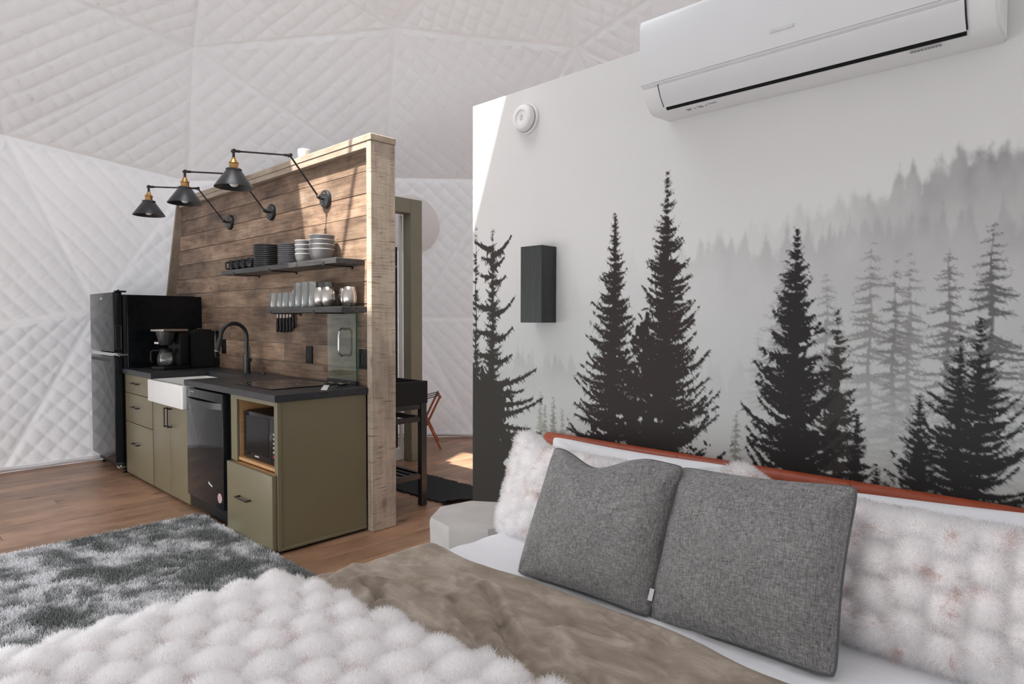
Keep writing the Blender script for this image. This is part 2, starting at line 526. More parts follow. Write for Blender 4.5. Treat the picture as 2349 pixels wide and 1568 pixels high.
# ---- geodesic dome lining
DC = np.array([-3.3, 1.77, 1.0]); DR = 3.85
def dpt(az, z, r=None):
    a = math.radians(az)
    rr = math.sqrt(max(0.01, DR * DR - (z - DC[2]) ** 2)) if r is None else r
    k = 1.0
    d = (az + 180) % 360 - 180
    if -62 < d < 22: k = 1.13
    return Vector((DC[0] + rr * k * math.cos(a), DC[1] + rr * k * math.sin(a), z))
nodes = []
for k in range(15):
    az = 193 - 24 * k
    nodes.append(dpt(az, 0.0, 3.72))
for k in range(15):
    az = 181 - 24 * k
    nodes.append(dpt(az, 1.12 if k == 14 else (1.40 if k == 0 else 1.35)))
for p in ((-6.701, 2.407, 2.688), (-6.599, 0.965, 2.814), (-5.769, 4.074, 2.848), (-4.752, 4.846, 2.803)): nodes.append(Vector(p))
for az in (91, 67, 43, 19, -5, -29, -53, -77, -101, -122, -143): nodes.append(dpt(az, 2.8))
for p in ((-5.989, 2.215, 3.719), (-4.877, 3.596, 4.001), (-3.506, 4.499, 3.708)): nodes.append(Vector(p))
for az, z in ((55, 3.75), (15, 3.75), (-25, 3.7), (-68, 3.7), (-112, 3.6), (206, 3.78)): nodes.append(dpt(az, z))
nodes.append(Vector((-5.08, 2.01, 4.406)))
nodes.append(dpt(75, 4.45))
def back_to_dome(p):
    p = np.array(p, float); s = np.array(SUN_DIR)
    o = p - DC; b = -2 * o @ s; c = o @ o - DR * DR
    t = (-b + math.sqrt(b * b - 4 * c)) / 2
    return Vector(p - s * t)
SKY_Q = [back_to_dome(q) for q in ((-4.62, 2.33, 3.45), (-1.87, 2.33, 3.45), (-2.69, 2.33, 1.22), (-4.09, 2.33, 1.22))]
nodes += SKY_Q
hb = BMN()
for p in nodes: hb.verts.new(p)
res = bmesh.ops.convex_hull(hb, input=hb.verts[:])
hb.verts.ensure_lookup_table(); hb.faces.ensure_lookup_table()
tris = []
for f in hb.faces:
    tris.append([v.co.copy() for v in f.verts])
hb.free()
wall_back = thing('wall_back', None, None, (0, 0, 0), kind='structure')
ceiling = thing('ceiling', None, None, (0, 0, 0), kind='structure')
def near(p, L, e=1e-3): return any((p - q).length < e for q in L)
dome_polys = []
QS = 0.122
def liner_panel(tri, fine):
    a, b, c = tri
    n = (b - a).cross(c - a).normalized()
    cen = (a + b + c) / 3
    if n.dot(Vector(DC) - cen) < 0: n = -n; b, c = c, b       # normal points inside
    parent = ceiling if cen.z > 3.0 else wall_back
    if not fine:
        pydata('panel', [a, b, c], [[0, 1, 2]], M['liner_roof' if parent is ceiling else 'liner'], parent, smooth=None); return
    N = 100
    A, B, C3 = (np.array(v) for v in (a, b, c))
    idx = -np.ones((N + 1, N + 1), int); pts = []; bar_ = []
    ii, jj = np.meshgrid(np.arange(N + 1), np.arange(N + 1), indexing='ij')
    ok = (ii + jj) <= N
    I, J = ii[ok], jj[ok]
    idx[I, J] = np.arange(len(I))
    u = I / N; v = J / N; w = 1 - u - v
    P = A[None] * w[:, None] + B[None] * u[:, None] + C3[None] * v[:, None]
    nn = np.array(n)
    h = np.array((0, 0, 1.0)); e1 = np.cross(h, nn); e1 /= np.linalg.norm(e1); e2 = np.cross(nn, e1)
    p = P @ e1; q = P @ e2
    s_ = (p + q) / math.sqrt(2) / QS; t_ = (p - q) / math.sqrt(2) / QS
    wob = fbm(p * 2.3, q * 2.3, 3, 3) - 0.5
    s_ = s_ + wob * 0.35; t_ = t_ - wob * 0.3
    puff = (np.abs(np.sin(PI * s_)) * np.abs(np.sin(PI * t_))) ** 0.38
    edge = np.minimum(np.minimum(u, v), w)
    eg = sstep(0.0, 0.035, edge)
    wr = (fbm(p * 9, q * 3.1, 11, 4) - 0.5)
    big = fbm(p * 1.3, q * 1.3, 5, 3) - 0.5
    P = P + nn[None] * ((0.028 * puff * (0.75 + 0.5 * big) + 0.014 * wr * puff) * eg + 0.022 * big * eg)[:, None]
    f = []
    g = (I + J) <= N - 1
    I1, J1 = I[g], J[g]
    f.append(np.stack([idx[I1, J1], idx[I1 + 1, J1], idx[I1, J1 + 1]], -1))
    g = (I + J) <= N - 2
    I1, J1 = I[g], J[g]
    f.append(np.stack([idx[I1 + 1, J1], idx[I1 + 1, J1 + 1], idx[I1, J1 + 1]], -1))
    pydata('panel', P, np.concatenate(f), M['liner_roof' if parent is ceiling else 'liner'], parent, smooth=180)
open_edges = []
for tri in tris:
    cen = (tri[0] + tri[1] + tri[2]) / 3
    n = (tri[1] - tri[0]).cross(tri[2] - tri[0])
    if max(v.z for v in tri) < 0.01: continue                          # floor cap
    if sum(near(v, SKY_Q) for v in tri) == 3: open_edges.append(tri); continue
    az = math.degrees(math.atan2(cen.y - DC[1], cen.x - DC[0])) % 360
    if (240 < az < 302 and cen.z < 1.7) or (222 < az <= 240 and cen.z < 1.0): open_edges.append(tri); continue   # clear bay window behind the camera
    fine = (95 < az < 225 and cen.z < 4.4) or (60 < az < 110 and 2.4 < cen.z < 4.4)
    dome_polys.append(tri)
    liner_panel(tri, fine)
dome_bvh = BVHTree.FromPolygons([v for t in dome_polys for v in t], [(3 * i, 3 * i + 1, 3 * i + 2) for i in range(len(dome_polys))])
# rolled hem along the floor
hem = [dpt(193 + 24 - 6 * 0 - 24 * k, 0.0, 3.72) for k in range(0, 6)]
bm = BMN()
pts = []
for a, b in zip(hem, hem[1:]):
    for k in range(12): pts.append(a.lerp(b, k / 12))
inw = [(p + (Vector((DC[0], DC[1], 0)) - Vector((p.x, p.y, 0))).normalized() * 0.03) for p in pts]
tube(bm, [Vector((p.x, p.y, 0.030 + 0.004 * math.sin(i * 1.7))) for i, p in enumerate(inw)], [0.018 + 0.004 * math.sin(i * 2.3) for i in range(len(inw))], 8)
obj('hem', bm, M['liner'], wall_back)
# window frames (bay window and skylight), the skylight with one glazing bar
win = thing('window_1', None, None, (0, 0, 0), kind='structure')
done = set()
for tri in open_edges:
    if sum(near(v, SKY_Q) for v in tri) == 3: continue
    for a, b in ((0, 1), (1, 2), (2, 0)):
        key = tuple(sorted((tuple(round(x, 3) for x in tri[a]), tuple(round(x, 3) for x in tri[b]))))
        if key in done: continue
        done.add(key)
        bm = BMN(); cyl(bm, tri[a], tri[b], 0.022, 8); obj('strut', bm, M['white_plastic'], win)
sky = thing('window_2', None, None, (0, 0, 0), kind='structure')
q = SKY_Q
for a, b in ((q[0], q[1]), (q[1], q[2]), (q[2], q[3]), (q[3], q[0])):
    bm = BMN(); cyl(bm, a, b, 0.02, 8); obj('frame', bm, M['white_plastic'], sky)
st_a, st_b = back_to_dome((-3.42, 2.31, 2.80)), back_to_dome((-3.86, 2.31, 1.36))
bm = BMN(); cyl(bm, st_a, st_b, 0.02, 8); obj('glazing_bar', bm, M['white_plastic'], sky)

# ---- kitchen partition (plank clad)
YP = 2.31
wk = thing('wall_left', None, None, (-3.4, 2.38, 0), kind='structure')
def left_end(z):    # the partition's far end leans in with the dome
    return -6.55 - 0.235 * (2.40 - z) / 0.84 if z > 1.0 else -6.93
bm = BMN()
core = [(-3.39, 0), (-6.85, 0), (-6.85, 1.2), (-6.53, 2.40), (-3.39, 2.40)]
prism(bm, core, YP + 0.018, 2.44, XZY)
obj('core', bm, M['white_wall'], wk)
# planks
zt = 2.40; row = 0
H = 0.139
while zt > 0.3:
    zb = zt - H
    xs = [left_end((zt + zb) / 2), -3.392]
    cuts = []
    if row % 5 in (1, 3, 4): cuts = [RNG.uniform(-5.9, -4.0)]
    cuts = sorted(cuts)
    bounds = [xs[0]] + cuts + [xs[1]]
    for a, b in zip(bounds, bounds[1:]):
        prd = RNG.uniform(-0.0015, 0.0015)
        bmx = BMN(); bx(bmx, a + 0.0008, b - 0.0008, YP + prd, YP + 0.0178, zb + 0.0016, zt - 0.0016, 0.002)
        obj('plank', bmx, M['plank'], wk)
    zt = zb; row += 1
# end board (rough sawn 2x8), top board, left trim
bm = BMN(); bx(bm, -3.388, -3.338, 2.262, 2.446, 0.0, 2.425, 0.004); obj('end_board', bm, M['post_wood'], wk)
bm = BMN(); bx(bm, -6.56, -3.334, 2.258, 2.450, 2.425, 2.468, 0.004); obj('top_board', bm, M['trim_wood_x'], wk)
bm = BMN(); bx(bm, -6.52, -3.389, 2.262, YP - 0.001, 2.385, 2.424, 0.003); obj('top_trim', bm, M['trim_wood_x'], wk)
bm = BMN()
def lt(z): return -6.60 - 0.30 * (2.42 - z) / 0.84
prism(bm, [(lt(2.42) - 0.0, 2.42), (lt(2.42) + 0.03, 2.42), (lt(0.6) + 0.03, 0.6), (lt(0.6), 0.6)], 2.262, 2.446, XZY)
obj('side_trim', bm, M['trim_wood'], wk)

# ---- mural wall
YW = 2.33
XL = -2.495
wm = thing('wall_right', None, None, (XL, 2.4, 0), kind='structure')
bm = BMN(); bx(bm, XL, 1.6, YW, 2.46, 0, 2.452, 0.002); obj('wall_body', bm, M['white_wall'], wm)

def paint_mural():
    res = 0.0036
    x0, x1, z0, z1 = XL + 0.001, 0.16, 0.30, 2.451
    W = int((x1 - x0) / res); Hh = int((z1 - z0) / res)
    xs = np.linspace(x0, x1, W); zs = np.linspace(z0, z1, Hh)
    X, Z = np.meshgrid(xs, zs, indexing='ij')
    rg = np.random.default_rng(21)
    # misty sky: pale at the top, greenish grey in the fog below
    sky = np.array((0.69, 0.685, 0.675)); fog = np.array((0.545, 0.57, 0.555))
    f = sstep(1.75, 1.05, Z + 0.25 * (fbm(X * 1.2, Z * 1.2, 2, 4) - 0.5))
    img = sky * (1 - f[..., None]) + fog * f[..., None]
    img *= (1 + 0.10 * (fbm(X * 1.6, Z * 2.2, 8, 5) - 0.5))[..., None]
    def blend(cov, colr):
        img[:] = img * (1 - cov[..., None]) + np.array(colr) * cov[..., None]
    # far ridges: rows of soft conifers rising out of the mist
    def ridge(pts, colr, amp, dens, wd, fade, alpha, seed):
        r = np.random.default_rng(seed)
        px = [p[0] for p in pts]; pz = [p[1] for p in pts]
        prof = np.interp(xs, px, pz)
        top = prof - 0.03
        nt = int((xs[-1] - xs[0]) * dens)
        for _ in range(nt):
            c = r.uniform(xs[0], xs[-1]); hgt = amp * r.uniform(0.4, 1.0); w = wd * r.uniform(0.6, 1.2)
            bz = np.interp(c, px, pz)
            top = np.maximum(top, np.where(np.abs(xs - c) < w, bz + hgt * (1 - np.abs(xs - c) / w) - 0.02, -9))
        jag = 0.06 * (fbm(X * 55, Z * 40, seed, 4) - 0.5)
        soft = sstep(-0.025, 0.035, top[:, None] - Z + jag)
        fd = np.exp(-np.clip(prof[:, None] + 0.03 - Z, 0, None) / fade)
        tex = 0.55 + 0.9 * fbm(X * 14, Z * 7, seed + 4, 4)
        pres = np.interp(xs, px, [p[2] for p in pts])[:, None]
        blend(np.clip(soft * fd * tex * alpha * pres, 0, 1), colr)
    ridge([(-2.6, 1.30, 0), (-1.25, 1.60, 0), (-0.95, 1.66, 0.15), (-0.7, 1.70, 0.35), (-0.46, 1.78, 0.85), (-0.30, 1.82, 1.0), (-0.2, 1.80, 1.0), (0.3, 1.95, 1.0)], (0.225, 0.225, 0.222), 0.085, 48, 0.030, 0.33, 0.80, 5)
    ridge([(-2.6, 1.1, 0.0), (-1.5, 1.55, 0.15), (-1.25, 1.60, 0.55), (-1.0, 1.60, 0.75), (-0.75, 1.58, 0.9), (-0.5, 1.62, 0.8), (-0.2, 1.60, 0.9), (0.3, 1.62, 1)], (0.31, 0.315, 0.31), 0.11, 34, 0.028, 0.26, 0.52, 6)
    ridge([(-2.6, 1.13, 0.7), (-1.9, 1.12, 0.7), (-1.7, 1.10, 0.4), (-1.1, 1.1, 0.35), (-0.9, 1.15, 0.4), (0.3, 1.1, 0.2)], (0.36, 0.365, 0.345), 0.10, 22, 0.030, 0.22, 0.60, 7)
    def stamp(cov, cx, cz, r, val=1.0, el=1.0):
        i0 = int((cx - r - x0) / res); i1 = int((cx + r - x0) / res) + 2
        j0 = int((cz - r - z0) / res); j1 = int((cz + r - z0) / res) + 2
        i0 = max(i0, 0); j0 = max(j0, 0); i1 = min(i1, W); j1 = min(j1, Hh)
        if i1 <= i0 or j1 <= j0: return
        dx = xs[i0:i1, None] - cx; dz = (zs[None, j0:j1] - cz) * el
        d = np.sqrt(dx * dx + dz * dz)
        np.maximum(cov[i0:i1, j0:j1], val * np.clip((r - d) / (res * 0.9), 0, 1), out=cov[i0:i1, j0:j1])
    holes = fbm(X * 48, Z * 48, 91, 3)
    fine = fbm(X * 120, Z * 120, 92, 2)
    def limb(cov, r, x_, z_, L, sgn, slope, curl, fol, t):
        """One bough: a tapering line of needles with short twigs off both sides."""
        n = max(3, int(L / (fol * 0.45)))
        for i in range(n + 1):
            s = i / n
            px = x_ + sgn * L * s
            pz = z_ + L * (slope * s + curl * s * s) + r.normal(0, fol * 0.12)
            th = fol * (1.05 - 0.60 * s) * (0.5 + 0.6 * min(1, t * 4)) * r.uniform(0.7, 1.2)
            stamp(cov, px, pz, max(th, res * 0.8))
            if r.random() < 0.75:
                k = fol * r.uniform(0.9, 2.1) * (1.1 - 0.5 * s) * (0.45 + 0.6 * min(1, t * 4))
                up = r.choice((-1, 1)); ang = r.uniform(0.5, 1.3)
                for q_ in (0.5, 0.85, 1.15):
                    stamp(cov, px + sgn * k * q_ * math.cos(ang), pz + up * k * q_ * math.sin(ang), max(th * (0.75 - 0.35 * q_), res * 0.7))
    def tree(ax, az, bz, width, fol=0.010, step=0.022, droop=0.25, tip=0.3, sparse=0.0, seed=0, pw=0.85, left=1.0, right=1.0, spire=0.1, trunk=0.010):
        r = np.random.default_rng(seed)
        cov = np.zeros((W, Hh), np.float32)
        Ht = az - bz
        z = az - 0.010
        while z > bz - 0.05:
            t = (az - z) / Ht
            for sgn, k in ((-1, left), (1, right)):
                if r.random() < sparse: continue
                L = width * (t ** pw) * r.uniform(0.38, 1.18) * k + 0.006
                limb(cov, r, ax, z + r.uniform(-step, step) * 0.5, L, sgn, -droop * r.uniform(0.3, 1.6), tip * r.uniform(0.5, 1.7), fol, t)
            z -= step * r.uniform(0.55, 1.0)
        # needle gaps open up away from the trunk
        tt = np.clip((az - Z) / Ht, 0.0, 1)
        core = np.exp(-(np.abs(X - ax) / (0.010 + width * tt ** pw * (0.30 + 0.35 * tt))) ** 2)
        cov *= np.clip(sstep(0.30 + 0.06 * sparse, 0.40 + 0.08 * sparse, holes * 0.7 + fine * 0.3 + 0.22 * core), 0, 1)
        for zz in np.arange(az, max(bz, z0), -res):
            stamp(cov, ax + 0.004 * math.sin(zz * 20), zz, 0.0022 + trunk * (az - zz) / Ht)
        return cov
    def put_tree(cov, colr, alpha=1.0, low_fade=None, top_fade=None):
        a = cov * alpha
        if low_fade: a = a * (1 - (1 - low_fade[2]) * sstep(low_fade[0], low_fade[1], Z))
        blend(np.clip(a, 0, 1), colr)
    # grey trees half lost in the mist
    for k, (ax, az, wd, colr, al, sp) in enumerate((
            (-0.867, 1.539, 0.16, (0.29, 0.285, 0.28), 0.75, 0.2), (-0.957, 1.30, 0.10, (0.36, 0.36, 0.35), 0.5, 0.2), (-0.723, 1.486, 0.13, (0.25, 0.245, 0.24), 0.8, 0.15),
            (-0.588, 1.579, 0.15, (0.23, 0.225, 0.22), 0.85, 0.2), (-0.518, 1.518, 0.10, (0.17, 0.165, 0.165), 0.85, 0.15), (-0.476, 1.543, 0.11, (0.21, 0.205, 0.2), 0.8, 0.3),
            (-0.373, 1.549, 0.13, (0.15, 0.145, 0.145), 0.88, 0.2), (-0.269, 1.617, 0.17, (0.11, 0.108, 0.108), 0.92, 0.18), (-0.13, 1.56, 0.15, (0.13, 0.13, 0.13), 0.9, 0.2), (0.05, 1.6, 0.16, (0.13, 0.13, 0.13), 0.9, 0.2))):
        cov = tree(ax, az, 0.72, wd, 0.0075, 0.024, 0.35, 0.12, sp, 40 + k, 0.7)
        put_tree(cov, colr, al, (1.20, 0.85, 0.18))
    fogband = sstep(1.3, 1.0, Z) * sstep(-1.1, -0.8, X) * 0.25
    blend(fogband, fog)
    for k, (ax, az, wd, colr, al) in enumerate(((-1.035, 0.985, 0.055, (0.19, 0.205, 0.17), 0.85), (-1.934, 0.965, 0.06, (0.20, 0.21, 0.17), 0.85), (-2.016, 0.985, 0.05, (0.26, 0.26, 0.22), 0.7), (-1.985, 0.93, 0.05, (0.22, 0.23, 0.19), 0.8),
                                               (-1.032, 0.80, 0.05, (0.10, 0.11, 0.09), 0.8), (-1.88, 0.92, 0.05, (0.25, 0.25, 0.22), 0.7))):
        put_tree(tree(ax, az, 0.35, wd, 0.008, 0.018, 0.3, 0.2, 0.05, 60 + k, 0.8), colr, al)
    dk = (0.028, 0.0255, 0.026); db = (0.040, 0.032, 0.031)
    # tall tree cut by the wall's left edge, with long ragged limbs
    cov = tree(-2.345, 1.80, 0.30, 0.085, 0.011, 0.026, 0.1, 0.5, 0.28, 1, 0.55, trunk=0.022)
    np.maximum(cov, tree(-2.47, 1.83, 0.30, 0.05, 0.010, 0.028, 0.1, 0.5, 0.45, 12, 0.5), out=cov)
    rb = np.random.default_rng(77)
    for (zz, L, sl, cu) in ((1.66, 0.13, 0.1, 0.55), (1.60, 0.08, 0.1, 0.4), (1.52, 0.09, -0.1, 0.4), (1.36, 0.15, -0.15, 0.65), (1.23, 0.14, -0.2, 0.6), (1.11, 0.14, -0.1, 0.4), (1.00, 0.30, -0.05, 0.35), (0.97, 0.22, -0.25, 0.3), (0.90, 0.28, -0.1, 0.25),
                            (0.84, 0.34, 0.02, 0.30), (0.79, 0.26, -0.1, 0.1), (0.74, 0.33, 0.0, 0.12), (0.70, 0.24, -0.2, 0.1), (0.65, 0.30, -0.1, 0.1)):
        limb(cov, rb, -2.345, zz, L, 1, sl, cu, 0.016, 1.0)
        limb(cov, rb, -2.345, zz + 0.03, min(L, 0.15), -1, sl, cu * 0.5, 0.016, 1.0)
    n1 = fbm(X * 20, Z * 20, 31, 4) - 0.5; n2 = fbm(X * 55, Z * 55, 33, 3) - 0.5
    fld = np.minimum((-2.225 + 0.10 * np.clip(0.85 - Z, 0, 1) - X) / 0.10, (1.10 - 0.6 * np.clip(X + 2.45, 0, 1) - Z) / 0.12) + 1.5 * n1 + 1.2 * n2
    np.maximum(cov, sstep(0.0, 0.12, fld).astype(np.float32), out=cov)
    put_tree(cov, (0.045, 0.042, 0.038))
    # the pair of tall firs in the middle
    cov = tree(-1.591, 1.79, 0.30, 0.33, 0.0135, 0.021, 0.25, 0.45, 0.06, 2, 0.95, 1.0, 0.75)
    np.maximum(cov, tree(-1.339, 1.93, 0.30, 0.33, 0.0135, 0.020, 0.22, 0.5, 0.06, 3, 1.0, 0.9, 1.0), out=cov)
    fld = 1.0 - np.abs(X + 1.43) / (0.03 + 0.52 * np.clip(1.40 - Z, 0, 1)) - 0.45 + 1.3 * n1 + 1.1 * n2
    np.maximum(cov, (sstep(0.0, 0.12, fld) * (Z < 1.38)).astype(np.float32), out=cov)
    put_tree(cov, db)
    put_tree(cov, dk, 1.0, (0.65, 1.10, 0.0))
    # right-hand fir with its smaller neighbour
    cov = tree(-0.687, 1.366, 0.30, 0.15, 0.012, 0.020, 0.2, 0.4, 0.12, 5, 0.85)
    put_tree(cov, (0.045, 0.042, 0.038))
    cov = tree(-0.824, 1.643, 0.30, 0.27, 0.015, 0.024, 0.2, 0.55, 0.05, 4, 0.85, 1.0, 0.9)
    np.maximum(cov, tree(-0.62, 1.02, 0.30, 0.09, 0.012, 0.022, 0.2, 0.4, 0.1, 15, 0.6), out=cov)
    put_tree(cov, dk)
    # broad twin-topped fir at the right
    cov = tree(-0.340, 1.285, 0.30, 0.27, 0.0105, 0.018, 0.12, 0.55, 0.08, 6, 0.9, 1.05, 0.5)
    np.maximum(cov, tree(-0.293, 1.344, 0.30, 0.27, 0.0105, 0.018, 0.12, 0.55, 0.08, 7, 0.9, 0.6, 1.0), out=cov)
    np.maximum(cov, tree(-0.443, 1.105, 0.30, 0.16, 0.0105, 0.018, 0.12, 0.5, 0.1, 8, 0.9), out=cov)
    np.maximum(cov, tree(0.08, 1.20, 0.30, 0.2, 0.0105, 0.02, 0.12, 0.5, 0.1, 9, 0.9), out=cov)
    np.maximum(cov, tree(-0.56, 0.86, 0.30, 0.10, 0.0105, 0.02, 0.12, 0.5, 0.1, 10, 0.9), out=cov)
    put_tree(cov, (0.030, 0.031, 0.030))
    V = np.stack([X, np.full_like(X, YW - 0.0012), Z], -1).reshape(-1, 3)
    o = pydata('mural_print', V, gridfaces(W, Hh)[:, ::-1], M['mural'], wm, smooth=None, label='misty fir forest printed wallpaper')
    att = o.data.color_attributes.new('print', 'FLOAT_COLOR', 'POINT')
    rgba = np.ones((W * Hh, 4), np.float32); rgba[:, :3] = np.clip(img.reshape(-1, 3), 0, 1)
    att.data.foreach_set('color', rgba.ravel())
paint_mural()
bm = BMN(); bx(bm, XL + 0.001, 0.16, YW - 0.0012, YW - 0.0002, 0.0, 0.30); obj('mural_foot', bm, plain('mural_dark_foot', (0.03, 0.029, 0.029), 0.6), wm)

# ---- olive bathroom wall with a doorway
wb = thing('wall_bathroom', None, None, (-4.75, 3.7, 0), kind='structure')
bm = BMN(); bx(bm, -4.87, -4.75, 3.655, 3.785, 0, 2.438, 0.003); obj('jamb', bm, M['olive_wall'], wb)
bm = BMN(); bx(bm, -4.87, -4.75, 2.46, 3.654, 2.305, 2.438, 0.003); obj('header', bm, M['olive_wall'], wb)
bm = BMN(); bx(bm, -4.87, -4.75, 2.46, 2.72, 0, 2.304, 0.003); obj('jamb', bm, M['olive_wall'], wb)
bm = BMN(); bx(bm, -4.749, -4.738, 3.653, 3.79, 0, 0.085, 0.003); obj('baseboard', bm, M['olive_wall'], wb)
# shower enclosure seen through the doorway
sh = thing('shower_enclosure', 'black framed glass shower door on a white curb through the olive doorway', 'shower', (-4.93, 3.3, 0))
bm = BMN(); bx(bm, -4.99, -4.88, 2.74, 3.66, 0.0, 0.115, 0.006); obj('curb', bm, M['white_plastic'], sh)
bm = BMN(); bx(bm, -4.955, -4.905, 2.76, 3.62, 1.955, 2.005, 0.006); obj('top_rail', bm, M['black_metal'], sh)
bm = BMN(); bx(bm, -4.95, -4.91, 3.575, 3.62, 0.14, 1.955, 0.003); obj('post', bm, M['black_metal'], sh)
bm = BMN(); bx(bm, -4.95, -4.91, 2.76, 2.80, 0.14, 1.955, 0.003); obj('post', bm, M['black_metal'], sh)
bm = BMN(); bx(bm, -4.95, -4.91, 2.76, 3.62, 0.116, 0.14, 0.003); obj('bottom_rail', bm, M['black_metal'], sh)
bm = BMN(); bx(bm, -4.933, -4.927, 2.80, 3.575, 0.14, 1.955); obj('glass_pane', bm, M['glass'], sh)
for zz in (1.82, 0.40):
    bm = BMN(); cyl(bm, (-4.912, 3.596, zz), (-4.895, 3.596, zz), 0.012, 12); obj('hinge_pin', bm, M['chrome'], sh)
bm = BMN(); bx(bm, -4.90, -4.875, 3.625, 3.652, 0.115, 2.30, 0.002); obj('side_panel', bm, M['white_plastic'], sh)

# round padded vent cover on the lining behind the olive wall
d = (_f + _r2 * ((943 - 1174.5) / FPX) - _u2 * ((514 - 784) / FPX)).normalized()
hit, nrm, _i, _d = dome_bvh.ray_cast(Vector((0, 0, 1.33)), d)
if nrm.dot(d) > 0: nrm = -nrm
bm = BMN()
Mv = nrm.to_track_quat('Z', 'Y').to_matrix().to_4x4(); Mv.translation = hit + nrm * 0.008
lathe(bm, [(0, 0.034), (0.2, 0.033), (0.29, 0.029), (0.318, 0.020), (0.325, 0.0), (0.325, -0.02)], 48, Mv)
o = obj('vent_cover', bm, M['cover'], None, tuple(hit), smooth=50)
tag(o, 'round white padded cover on the quilted lining behind the olive doorway', 'cover')
# ================================================================== KITCHEN
YF = 1.672          # cabinet fronts
# ---- refrigerator
fr = thing('refrigerator', 'tall glossy black two-door refrigerator at the far end of the counter', 'refrigerator', (-6.5, 1.95, 0))
bm = BMN(); bx(bm, -6.87, -6.165, 1.675, 2.26, 0.045, 1.535, 0.006, 2); obj('body', bm, M['black_satin'], fr)
def fdoor(z0, z1):
    b = BMN()
    bx(b, -6.875, -6.16, 1.600, 1.668, z0, z1, 0.008, 3)
    return b
dl = obj('door', fdoor(0.10, 1.005), M['fridge_door'], fr)
du = obj('door', fdoor(1.045, 1.553), M['fridge_door'], fr)
b = BMN(); bx(b, -6.84, -6.26, 1.5985, 1.606, 0.955, 0.985, 0.002); obj('handle', b, M['black_satin'], dl, label='recessed pocket handle')
b = BMN(); bx(b, -6.872, -6.162, 1.594, 1.66, 1.010, 1.038, 0.004, 2); obj('trim_strip', b, M['chrome'], dl, label='silver strip between the doors')
b = BMN(); bx(b, -6.1595, -6.1560, 1.617, 1.655, 1.075, 1.265, 0.003)
obj('handle', b, M['black_satin'], du)
b = BMN()
for (a, c) in (((-6.156, 1.615, 1.072), (-6.156, 1.615, 1.268)), ((-6.156, 1.615, 1.268), (-6.156, 1.657, 1.268)), ((-6.156, 1.657, 1.268), (-6.156, 1.657, 1.072)), ((-6.156, 1.657, 1.072), (-6.156, 1.615, 1.072))):
    cyl(b, a, c, 0.0022, 6)
obj('handle_rim', b, M['grey_metal'], du)
b = BMN(); bx(b, -6.535, -6.475, 1.5985, 1.6005, 1.495, 1.512, 0.0008); obj('badge', b, M['chrome'], du)
for z0 in (1.553, 1.012, 0.05):
    b = BMN(); bx(b, -6.21, -6.150, 1.62, 1.70, z0, z0 + 0.014, 0.002); cyl(b, (-6.175, 1.645, z0 - 0.006), (-6.175, 1.645, z0 + 0.022), 0.008, 10)
    obj('hinge', b, M['chrome' if z0 < 1.2 else 'black_satin'], fr)
b = BMN(); bx(b, -6.86, -6.17, 1.655, 1.70, 0.035, 0.095, 0.002); obj('kick_grille', b, M['black_satin'], fr)
for xx in (-6.82, -6.19):
    for yy in (1.68, 2.22):
        b = BMN(); lathe(b, [(0, 0), (0.018, 0), (0.02, 0.008), (0.012, 0.014), (0.010, 0.05), (0, 0.05)], 12, Matrix.Translation((xx, yy, 0))); obj('foot', b, M['black_satin'], fr)

pn = BMN(); bx(pn, -6.148, -6.128, 1.698, 2.306, 0, 1.530, 0.002)
o = obj('fridge_panel', pn, M['black_gloss'], None, (-6.138, 2.0, 0)); tag(o, 'upright black gloss end panel between refrigerator and counter', 'panel')

# ---- cabinets
def handle_x(parent, xc, y, z, L=0.15):
    b = BMN()
    bar(b, (xc - L / 2, y - 0.030, z), (xc + L / 2, y - 0.030, z), 0.008, 0.010, bev=0.0015)
    for s in (-1, 1): bar(b, (xc + s * (L / 2 - 0.006), y, z), (xc + s * (L / 2 - 0.006), y - 0.030, z), 0.010, 0.009, bev=0.001)
    return obj('handle', b, M['black_metal'], parent)
def handle_z(parent, x, y, zc, L=0.15):
    b = BMN()
    bar(b, (x, y - 0.030, zc - L / 2), (x, y - 0.030, zc + L / 2), 0.010, 0.008, (0, 1, 0), bev=0.0015)
    for s in (-1, 1): bar(b, (x, y, zc + s * (L / 2 - 0.006)), (x, y - 0.030, zc + s * (L / 2 - 0.006)), 0.009, 0.010, bev=0.001)
    return obj('handle', b, M['black_metal'], parent)
def front(name, parent, x0, x1, z0, z1, y=YF, th=0.019):
    b = BMN(); bx(b, x0, x1, y, y + th, z0, z1, 0.0025, 2)
    return obj(name, b, M['olive'], parent)
c1 = thing('drawer_cabinet', 'olive three-drawer base cabinet beside the refrigerator panel', 'cabinet', (-5.78, 1.98, 0))
b = BMN(); bx(b, -6.125, -5.445, YF + 0.0195, 2.28, 0.018, 0.864, 0.001); obj('carcass', b, M['olive'], c1)
b = BMN(); bx(b, -6.11, -5.46, YF + 0.06, 2.25, 0.0, 0.018); obj('toe_kick', b, M['black_satin'], c1)
for z0, z1, hz in ((0.022, 0.458, 0.295), (0.463, 0.702, 0.598), (0.707, 0.860, 0.795)):
    dd = front('drawer', c1, -6.120, -5.450 if z1 < 0.8 else -5.448, z0, z1)
    handle_x(dd, -5.83, YF, hz, 0.15)
c2 = thing('sink_cabinet', 'olive two-door base cabinet under the white apron sink', 'cabinet', (-5.06, 1.98, 0))
b = BMN(); bx(b, -5.440, -4.690, YF + 0.0195, 2.28, 0.018, 0.690, 0.001); obj('carcass', b, M['olive'], c2)
b = BMN(); bx(b, -5.43, -4.78, YF + 0.06, 2.25, 0.0, 0.018); obj('toe_kick', b, M['birch'], c2)
d1 = front('door', c2, -5.436, -5.068, 0.022, 0.690); handle_z(d1, -5.100, YF, 0.60, 0.145)
